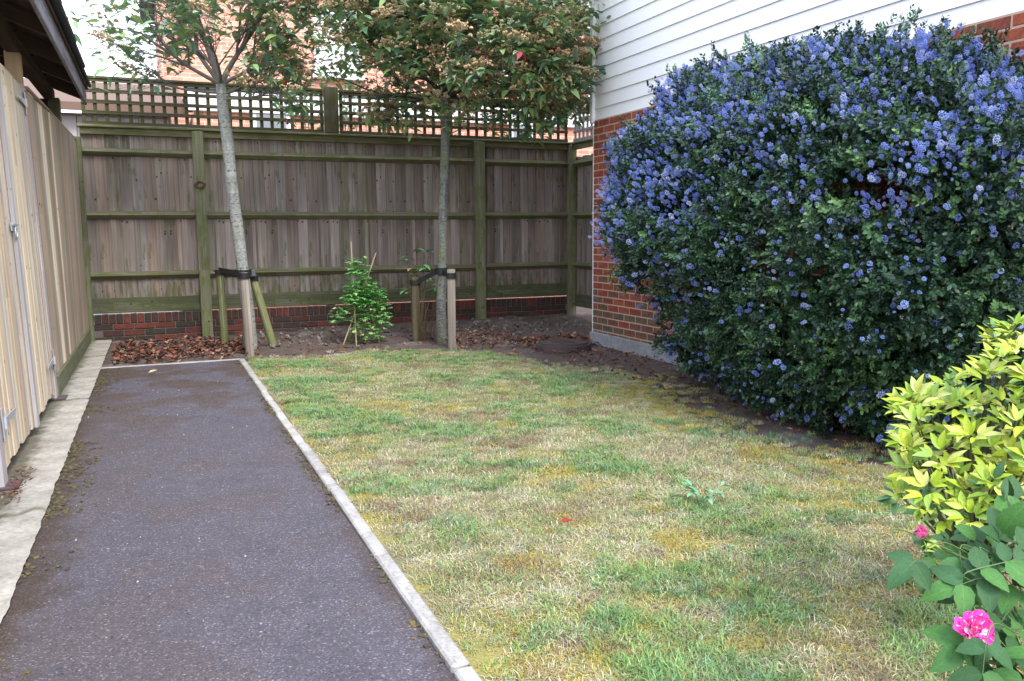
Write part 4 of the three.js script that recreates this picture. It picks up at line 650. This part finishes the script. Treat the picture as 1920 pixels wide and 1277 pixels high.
  for (const [cnt, L, W, open_, off] of rings) for (let i = 0; i < cnt; i++) { const a = (i + off) / cnt * 6.283 + rr(-0.15, 0.15), tl = open_ + rr(-0.15, 0.15), q = mesh('petal', petalGeo(L * rr(0.9, 1.15), W * rr(0.9, 1.15), rr(0.05, 0.3), rr(0.04, 0.12)), rnd() < 0.75 ? pet[0] : pet[1], fo), dd = V(Math.cos(a) * Math.sin(tl), Math.sin(a) * Math.sin(tl), Math.cos(tl)); place(V(0, 0, -0.004), dd, V(0, 0, 1), rr(-0.3, 0.3), 1).decompose(q.position, q.quaternion, q.scale); }
  const fb = mesh('flower', blob(0.008, 1, 1, 1, 1), pet[1], g); place(bud.clone().sub(o), V(-0.35, 0.6, 0.75), V(0, 0, -1), 0, 1).decompose(fb.position, fb.quaternion, fb.scale);
  for (const [cnt, L, W, op, off] of [[5, 0.024, 0.024, 0.75, 0], [5, 0.022, 0.022, 0.5, 0.4], [4, 0.018, 0.016, 0.28, 0.1], [3, 0.015, 0.012, 0.12, 0.3]]) for (let i = 0; i < cnt; i++) { const a = (i + off) / cnt * 6.283, q = mesh('petal', petalGeo(L, W, 0.45, 0.05), pet[1], fb), dd = V(Math.cos(a) * Math.sin(op), Math.sin(a) * Math.sin(op), Math.cos(op)); place(V(0, 0, -0.006), dd, V(0, 0, 1), rr(-0.2, 0.2), 1).decompose(q.position, q.quaternion, q.scale); }
}

// ---------------------------------------------------------------- small plants by the fence
{
  seed(161); const o = V(2.0, 0, -9.3), g = thing('climbing_plant', 'bright green young climber growing over a wigwam of canes', 'climber', [o.x, 0, o.z]);
  const lg = leafGeo(0.04, 0.02, { seg: 3, droop: 0.15 }), items = [], cols = [leafMat(0.09, 0.40, 0.08, 0.55), leafMat(0.06, 0.28, 0.06, 0.55), leafMat(0.14, 0.48, 0.10, 0.55), leafMat(0.34, 0.46, 0.18, 0.55)], vines = [];
  const puffs = [[0.06, 0.86, 0.12, 60], [0.06, 0.72, 0.15, 90], [0.14, 0.55, 0.2, 190], [0.24, 0.48, 0.17, 150], [0.02, 0.52, 0.16, 120], [0.05, 0.4, 0.16, 90], [0.32, 0.34, 0.14, 80], [-0.2, 0.32, 0.11, 45], [0.22, 0.12, 0.13, 90], [0.1, 0.25, 0.15, 50], [0.36, 0.2, 0.1, 40]];
  for (const [x0, y, r0, n] of puffs) { const x = x0 * 0.85, r = r0 * 0.85; vines.push(tube([V(rr(-0.1, 0.1), -0.02, 0), V(x * 0.5, y * 0.6, rr(-0.05, 0.05)), V(x, y, 0)], [0.004, 0.003, 0.002], 4, false)); for (let i = 0; i < n; i++) { const q = V(rr(-1, 1), rr(-0.8, 0.8), rr(-0.7, 0.9)).multiplyScalar(r).add(V(x, y, 0.02)); if (q.y < 0.02) continue; const dd = dirAE(rnd() * 6.28, rr(-0.5, 0.6)); for (let k = -2; k <= 2; k++) items.push({ m: place(q.clone().addScaledVector(dd, 0.012 * (2 - Math.abs(k))), dd.clone().applyAxisAngle(V(0, 1, 0), k * 0.55), V(0, 1, 0), 0, rr(0.8, 1.2)), p: q.clone().add(o), geo: lg, mat: y < 0.4 && rnd() < 0.4 ? cols[3] : pick(cols) }); } }
  mesh('vines', mergeGeometries(vines), leafMat(0.1, 0.12, 0.05, 0.7), g); split(g, 'leaf', 'foliage', items, o, 300);
  for (const [label, a, b] of [['upright bamboo cane standing in the climber', V(2.0, -0.04, -9.22), V(1.985, 1.13, -9.26)], ['bamboo cane leaning out past the top of the climber', V(1.86, -0.04, -9.3), V(2.27, 1.0, -9.3)], ['bamboo cane slanting behind the lower leaves of the climber', V(2.28, -0.04, -9.26), V(2.05, 0.9, -9.3)]]) solo('bamboo_cane', tube([0, 0.2, 0.4, 0.6, 0.8, 1].map((t) => a.clone().lerp(b, t).sub(V(a.x, 0, a.z))), [0.008, 0.0075, 0.0075, 0.007, 0.0065, 0.006], 7), M.cane, label, 'cane', [a.x, 0, a.z], 'bamboo canes of the wigwam');
}
{
  seed(167); const o = V(2.78, 0, -9.4), g = thing('leafy_shoot', 'leafy shoot rising by the brown mossy stake', 'plant', [o.x, 0, o.z]);
  const st = [], lg = leafGeo(0.12, 0.058, { droop: 0.2 }), cs = [leafMat(0.12, 0.36, 0.12, 0.45), leafMat(0.17, 0.42, 0.15, 0.45), leafMat(0.3, 0.22, 0.1, 0.5)];
  for (const [x, y] of [[-0.04, 1.06], [0.12, 1.02], [-0.14, 0.98], [0.04, 0.86], [-0.1, 0.82], [0.08, 0.72], [0.18, 0.62], [-0.14, 0.6]]) { st.push(tube([V(0, -0.02, 0.02), V(x * 0.4, y * 0.55, 0.06), V(x, y, 0.05)], [0.007, 0.005, 0.003], 5, false)); for (let i = 0; i < 6; i++) { const q = mesh('leaf', lg, y < 0.65 && rnd() < 0.5 ? cs[2] : pick(cs), g); place(V(x + rr(-0.02, 0.02), y - rr(0, 0.09), 0.05), dirAE(rnd() * 6.28, rr(-0.4, 0.4)), V(0, 1, 0), 0, rr(0.6, 1.1)).decompose(q.position, q.quaternion, q.scale); } }
  mesh('stems', mergeGeometries(st), leafMat(0.12, 0.1, 0.06, 0.8), g);
  const br = []; for (let i = 0; i < 40; i++) { const a = V(rr(-0.05, 0.22), -0.02, rr(-0.1, 0.15)), b = a.clone().add(V(rr(-0.1, 0.1), rr(0.25, 0.62), rr(-0.08, 0.08))); br.push(tube([a, a.clone().lerp(b, 0.5).add(V(rr(-0.04, 0.04), 0, 0)), b], [0.004, 0.003, 0.0015], 4, false)); } mesh('dead_stems', mergeGeometries(br), leafMat(0.13, 0.085, 0.045, 0.9), g);
}
{ // shrub beyond the trellis
  seed(171); const o = V(2.15, 0, -11.5), g = thing('shrub', 'dark leafy shrub growing behind the trellis post', 'shrub', [o.x, 0, o.z]); const items = []; const st = [];
  for (let i = 0; i < 16; i++) { const p = V(rr(-0.35, 0.45), rr(2.3, 3.25), rr(-0.3, 0.3)); st.push(tube([V(rr(-0.05, 0.05), -0.1, 0), V(p.x * 0.4, 1.6, 0), p], [0.02, 0.014, 0.004], 5, false)); }
  for (let i = 0; i < 620; i++) { const q = V(rr(-0.42, 0.5), rr(2.35, 3.4), rr(-0.3, 0.3)); if (noise3(q.x * 5, q.y * 5, q.z * 5) < 0.42) continue; items.push({ m: place(q, dirAE(rnd() * 6.28, rr(-0.9, 0.4)), V(0, 1, 0), 0, rr(0.8, 1.2)), p: q.clone().add(o), geo: photLeaf[i % 3], mat: pick([leafMats[0], leafMats[2], leafMats[3]]) }); }
  mesh('stems', mergeGeometries(st), M.twig, g); split(g, 'leaf', 'foliage', items, o, 120);
}

// ---------------------------------------------------------------- manhole cover, bits on the ground
{
  const g = thing('manhole_cover', 'round rusty iron manhole cover lying raised among fallen leaves', 'manhole cover', [3.9, 0, -7.92]);
  const prof = [[0.001, 0.072], [0.17, 0.072], [0.175, 0.066], [0.215, 0.066], [0.22, 0.074], [0.245, 0.074], [0.252, 0.066], [0.252, 0.03]].map(([x, y]) => new THREE.Vector2(x, y)); mesh('lid', new THREE.LatheGeometry(prof.reverse(), 40), M.iron, g);
  const fr = [[0.256, 0.05], [0.262, 0.058], [0.285, 0.058], [0.29, 0.05], [0.295, -0.03]].map(([x, y]) => new THREE.Vector2(x, y)); mesh('rim', new THREE.LatheGeometry(fr.reverse(), 40), M.iron, g);
  for (let i = 0; i < 5; i++) mesh('rib', chamfer(0.26 - Math.abs(i - 2) * 0.03, 0.008, 0.016, 0.003), M.iron, g, [0, 0.074, (i - 2) * 0.055]);
}
{
  seed(181); // fallen leaves in drifts
  const lg = [leafGeo(0.075, 0.036, { droop: -0.35, fold: 0.7, wave: 0.03 }), leafGeo(0.06, 0.03, { droop: 0.4, fold: 0.5, wave: 0.05 }), leafGeo(0.045, 0.03, { droop: -0.6, fold: 1.1, wave: 0.08, seg: 3 }), leafGeo(0.09, 0.03, { droop: 0.15, fold: 0.2, wave: 0.06, seg: 6, point: true })], cs = [lin(0.15, 0.04, 0.025), lin(0.21, 0.06, 0.03), lin(0.09, 0.032, 0.024), lin(0.26, 0.11, 0.06), lin(0.07, 0.036, 0.028), lin(0.12, 0.05, 0.035), lin(0.30, 0.2, 0.13)];
  const groups = [[[], []], [[], []], [[], []], [[], []]]; const put = (x, z, y0 = 0, s = 1) => { const k = Math.floor(rnd() * 4); groups[k][0].push(place(V(x, y0 + rr(0.005, 0.03), z), dirAE(rnd() * 6.28, rr(-0.3, 0.3)), V(rr(-0.6, 0.6), 1, rr(-0.6, 0.6)), 0, rr(0.35, 1.15) * s)); groups[k][1].push(pick(cs)); };
  for (let i = 0; i < 1100; i++) { const x = rr(-0.42, 0.95), z = -9.5 + rr(-1, 1) * 0.8 - Math.abs(rr(-0.2, 0.2)); if (z < -10.6 || z > -8.68) continue; if (fbm(x * 4, z * 4, 2) < 0.4) continue; put(x, z, 0, 1.1); if (rnd() < 0.15) put(x, z, 0.015, 1.0); }
  for (let i = 0; i < 520; i++) { const a = rnd() * 6.28, r = rr(0.2, 0.75); put(4.15 + Math.cos(a) * r * 0.9, -8.35 + Math.sin(a) * r * 0.55, 0.01, 1.05); }
  for (let i = 0; i < 300; i++) put(3.35 + rr(-0.45, 0.5), -9.0 + rr(-0.7, 0.7), 0, 0.9);
  for (let i = 0; i < 620; i++) { const x = rr(0.9, 4.3), z = rr(-10.5, -6.8); if (lawnDepth(x, z) > rr(-0.5, 0.35)) continue; put(x, z, 0, 0.8); }
  for (let i = 0; i < 620; i++) { const t = rnd(), z = lerp(-8.1, -3.0, t); put(rr(3.5, 4.36), z, 0, 0.75); }
  for (let i = 0; i < 1500; i++) { const x = rr(0.85, 5.3), z = rr(-10.6, -6.2); if (x > XW - 0.03 && z > ZW - 0.03) continue; if (lawnDepth(x, z) > rr(-0.6, 0.25)) continue; put(x, z, 0, 0.38); }
  for (let i = 0; i < 120; i++) put(rr(XL + 0.02, XL + 0.1), rr(-4.9, -4.3), 0.01, 0.4);
  groups.forEach(([m, c], k) => { const im = instanced(numbered('leaf_litter'), lg[k], M.leafMatt, m, c, scene); im.userData.label = 'drift of fallen red-brown leaves on the soil'; im.userData.category = 'leaf litter'; im.userData.group = 'fallen leaves'; });
  for (const [n, label, px, py, d, c, s] of [['fallen_leaf', 'single dark red leaf lying in the middle of the lawn', 1050, 988, 3.4, [0.3, 0.03, 0.015], 0.75], ['fallen_leaf', 'single cream leaf lying at the far end of the tarmac', 278, 697, 0, [0.55, 0.45, 0.3], 1], ['fallen_leaf', 'single brown leaf curled on straw-coloured grass near the edging', 817, 944, 0, [0.16, 0.06, 0.03], 0.5]]) {
    const dir = at(px, py, 1).sub(camera.position), t = (0.03 - camera.position.y) / dir.y, p = camera.position.clone().addScaledVector(dir, t); const m = solo(n, lg[0], leafMat(...c, 0.7), label, 'leaf', [p.x, px < 400 ? 0.02 : 0.055, p.z]); m.rotation.set(0.15, px, 0.2); m.scale.setScalar(s);
  }
  // rubble along the foot of the brick wall
  const rb = blob(0.03, 1, 0.6, 0.8, 1, 0.5, 3), rm = [], rc = []; for (let i = 0; i < 420; i++) { const x = rr(1.0, 5.2), z = rr(-10.62, -9.4) + rnd() * rnd() * 0.5; if (fbm(x * 2, z * 3, 2) < 0.42) continue; rm.push(place(V(x, 0.01 + 0.05 * smooth(-9.9, -10.5, z), z), dirAE(rnd() * 6.28, rr(-0.4, 0.4)), V(0, 1, 0), rnd() * 3, rr(0.2, 1.0))); rc.push(pick([lin(0.16, 0.15, 0.14), lin(0.22, 0.2, 0.19), lin(0.11, 0.09, 0.08), lin(0.15, 0.13, 0.12)])); }
  const im = instanced('rubble', rb, std({ color: lin(1, 1, 1), roughness: 1 }), rm, rc, scene); im.userData.label = 'loose grey rubble and stones along the foot of the wall'; im.userData.category = 'rubble';
}
solo('cable', tube(new THREE.CatmullRomCurve3([V(0, 0.02, 0), V(0.12, 0.075, 0.0), V(0.3, 0.07, 0.01), V(0.42, 0.075, 0), V(0.46, 0.14, -0.02), V(0.52, 0.13, 0), V(0.56, 0.06, 0.02), V(0.72, 0.07, 0), V(0.78, 0.15, -0.02), V(0.84, 0.16, 0)]).getPoints(50), Array(51).fill(0.009), 7), M.rubber, 'black cable looping along the foot of the brick wall', 'cable', [1.12, 0.0, -10.3]);

// ---------------------------------------------------------------- lawn
const MOSS = [[960, 1235, 0.14], [1130, 1245, 0.16], [880, 1200, 0.1], [700, 985, 0.1], [610, 872, 0.1], [780, 1090, 0.08], [1300, 1010, 0.12], [900, 950, 0.14], [1500, 860, 0.3], [1600, 935, 0.2], [1330, 770, 0.35], [1180, 740, 0.35], [1100, 760, 0.3], [1480, 1200, 0.14], [1570, 1150, 0.14], [1240, 1080, 0.12], [1650, 1010, 0.14], [720, 770, 0.25], [1040, 890, 0.16], [1390, 1110, 0.12], [1250, 1180, 0.14]].map(([px, py, r]) => { const d = at(px, py, 1).sub(camera.position), t = -camera.position.y / d.y, p = camera.position.clone().addScaledVector(d, t); return [p.x, p.z, r]; });
const mossAt = (x, z) => { let m = 0; for (const [a, b, r] of MOSS) { const e = ((x - a) ** 2 + (z - b) ** 2) / (r * r); if (e < 6) m = Math.max(m, Math.exp(-e * 0.7)); } return m; };
const patch = (x, z) => ({ green: smooth(0.42, 0.66, fbm(x * 2.3 + 3, z * 2.3 + 8, 5)), moss: smooth(0.52, 0.72, fbm(x * 5 + 40, z * 5.6 + 11, 5) + 0.22 * mossAt(x, z)), straw: smooth(0.4, 0.62, fbm(x * 3.3 + 71, z * 3.3 + 5, 5)), tone: fbm(x * 9 + 2, z * 9, 3), brown: smooth(0.5, 0.68, fbm(x * 4.1 + 17, z * 4.1 + 50, 5)) * 0.85 });
{
  const g = sheet(0.75, 4.3, -8.7, -0.4, 170, 400, (x, z) => {
    const d = lawnDepth(x, z), p = patch(x, z), k = 0.7 + p.tone * 0.65, e = smooth(-0.12, 0.2, d);
    const c = [lerp(lerp(0.18, 0.27, p.straw), 0.26, p.moss) * k, lerp(lerp(0.165, 0.235, p.straw), 0.22, p.moss) * k, lerp(lerp(0.085, 0.135, p.straw), 0.06, p.moss) * k];
    return { y: lerp(-0.06, 0.012, e) + bump(x, z) * 0.5 * e * smooth(0.75, 0.95, x) + (p.tone - 0.5) * 0.012 + p.moss * 0.004 - p.brown * 0.004, c: [lerp(0.1, c[0], e), lerp(0.075, c[1], e), lerp(0.06, c[2], e)] };
  });
  structure('lawn', g, M.lawnBase, 'patchy mossy lawn');
  seed(191);
  const tuft = (n, L, lean, w, R) => {
    const P = [], C = [], q = (c, ...v) => v.forEach((k) => { P.push(k.x, k.y, k.z); C.push(...c); });
    for (let i = 0; i < n; i++) {
      const a = rnd() * 6.28, l = L * rr(0.45, 1.15), ln = rr(lean * 0.45, lean), ra = rnd() * 6.28, rad = R * Math.sqrt(rnd()), b = V(Math.cos(ra) * rad, 0, Math.sin(ra) * rad), h = V(Math.cos(a), 0, Math.sin(a)), s = V(-h.z, 0, h.x).multiplyScalar(w * rr(0.6, 1.15)), k = rr(0.6, 1.3), c = [k * rr(0.9, 1.15), k * rr(0.92, 1.08), k * rr(0.8, 1.2)];
      const p = [0, 0.5, 1].map((t) => b.clone().addScaledVector(h, Math.sin(ln * t) * l * t).add(V(0, Math.cos(ln * t) * l * t, 0))), a0 = p[0].clone().sub(s), a1 = p[0].clone().add(s), b0 = p[1].clone().addScaledVector(s, -0.8), b1 = p[1].clone().addScaledVector(s, 0.8);
      q(c, a0, a1, b1, a0, b1, b0, b0, b1, p[2]);
    }
    const ge = new THREE.BufferGeometry(); ge.setAttribute('position', new THREE.Float32BufferAttribute(P, 3)); ge.setAttribute('color', new THREE.Float32BufferAttribute(C, 3)); ge.computeVertexNormals(); return ge;
  };
  const kinds = [tuft(44, 0.043, 1.25, 0.0017, 0.045), tuft(50, 0.04, 1.75, 0.0015, 0.05), tuft(80, 0.026, 1.3, 0.0017, 0.05)], ms = [[], [], []], cs = [[], [], []];
  const N = 22000; let n = 0, guard = 0;
  while (n < N && guard++ < 900000) {
    const z = -1.3 - 7.4 * Math.pow(rnd(), 1.15), x = rr(0.79, 4.2), P = V(x, 0, z); if (!inFrame(P, 60)) continue; const d = lawnDepth(x, z); if (d < 0.5 && rnd() > smooth(-0.25, 0.4, d)) continue;
    const p = patch(x, z), gw = p.green * 0.95 + 0.1, mw = p.moss * 1.0 + 0.05, sw = 0.3 + p.straw * 0.75, t = rnd() * (gw + mw + sw), k = t < gw ? 0 : t < gw + mw ? 2 : 1, br = rr(0.75, 1.2);
    const c = k === 0 ? pick([[0.125, 0.25, 0.075], [0.16, 0.30, 0.09], [0.22, 0.31, 0.085], [0.15, 0.28, 0.13]]) : k === 2 ? pick([[0.42, 0.36, 0.07], [0.34, 0.33, 0.07], [0.46, 0.36, 0.10], [0.38, 0.29, 0.07]]) : pick((p.brown > rnd() ? [[0.24, 0.17, 0.10], [0.32, 0.24, 0.15], [0.19, 0.14, 0.085], [0.36, 0.30, 0.2]] : [[0.44, 0.39, 0.22], [0.56, 0.51, 0.35], [0.31, 0.25, 0.15], [0.38, 0.38, 0.17], [0.52, 0.49, 0.38], [0.31, 0.33, 0.13]]));
    ms[k].push(place(V(x, bump(x, z) * 0.5 + 0.008, z), dirAE(rnd() * 6.28, 0), V(rr(-0.15, 0.15), 1, rr(-0.15, 0.15)), 0, rr(0.7, 1.15) * (k === 0 ? lerp(0.8, 1.1, p.green) : 1) * (d < 0.3 ? 0.8 : 1))); cs[k].push(lin(c[0] * br, c[1] * br, c[2] * br)); n++;
  }
  kinds.forEach((kg, k) => { const im = instanced(numbered('grass'), kg, std({ color: lin(1, 1, 1), roughness: 0.8, vertexColors: true }), ms[k], cs[k], scene); im.userData.label = ['fresh green grass growing in patches on the lawn', 'dry straw-coloured grass matted across the lawn', 'short yellow moss tufts in the lawn'][k]; im.userData.category = k === 2 ? 'moss' : 'grass'; });
  // moss crumbs creeping over the edges of the tarmac
  const mb = blob(0.011, 1, 0.55, 1, 1, 0.5, 7), mm = [], mc = [];
  for (let i = 0; i < 2600; i++) { const z = rr(-8.5, -1.8), left = rnd() < 0.72, w = fbm(z * 2.3 + (left ? 0 : 9), 3, 3); if (rnd() > smooth(0.36, 0.62, w)) continue; const q = rnd() * rnd(); mm.push(place(V(left ? XT0 + rr(-0.02, 0.01) + q * 0.2 : XT1 - q * 0.06, 0.004, z), dirAE(rnd() * 6.28, 0), V(0, 1, 0), 0, rr(0.3, 1.1))); mc.push(pick([lin(0.10, 0.085, 0.035), lin(0.07, 0.06, 0.035), lin(0.13, 0.10, 0.04), lin(0.06, 0.045, 0.035)])); }
  const im = instanced('moss', mb, std({ color: lin(1, 1, 1), roughness: 1 }), mm, mc, scene); im.userData.label = 'dark moss crumbs creeping over the tarmac edges'; im.userData.category = 'moss';
  // pale grit on the tarmac
  const gb = new THREE.IcosahedronGeometry(0.006, 0).scale(1, 0.7, 0.8), gm = []; for (let i = 0; i < 70; i++) gm.push(place(V(rr(XT0, XT1), 0.004, rr(-8.4, -1.8)), dirAE(rnd() * 6.28, 0), V(0, 1, 0), rnd(), 0.25 + 0.75 * rnd() ** 3)); const gi = instanced('grit', gb, std({ color: lin(0.42, 0.40, 0.37) }), gm, null, scene); gi.userData.label = 'pale loose grit scattered over the tarmac'; gi.userData.category = 'grit';
}
{ // a broad-leaved weed
  seed(205); const g = thing('weed', 'small blue-green weed with broad leaves in the lawn', 'weed', [2.16, 0.03, -3.02]); const lg = [leafGeo(0.06, 0.026, { droop: 0.35, point: true, seg: 6 }), leafGeo(0.05, 0.024, { droop: 0.1, fold: 0.4, point: true, seg: 6 })], ms = [leafMat(0.2, 0.46, 0.28, 0.5, veinTex), leafMat(0.26, 0.52, 0.32, 0.5, veinTex)];
  for (let k = 0; k < 8; k++) { const a = rnd() * 6.28, r = rr(0.02, 0.11), d = V(Math.cos(a) * 1.2, 0, Math.sin(a) * 0.8), q = d.clone().multiplyScalar(r).add(V(0, rr(0.03, 0.07), 0)); mesh('stem', tube([V(0, -0.02, 0), q.clone().multiplyScalar(0.5), q], [0.003, 0.002, 0.0012], 4, false), ms[0], g); for (let i = 0; i < 3; i++) { const l = mesh('leaf', pick(lg), pick(ms), g); place(q, dirAE(a + rr(-1.2, 1.2), rr(-0.2, 0.7)), V(0, 1, 0), rr(-0.4, 0.4), rr(0.6, 1.1)).decompose(l.position, l.quaternion, l.scale); } }
}
renderer.render(scene, camera);
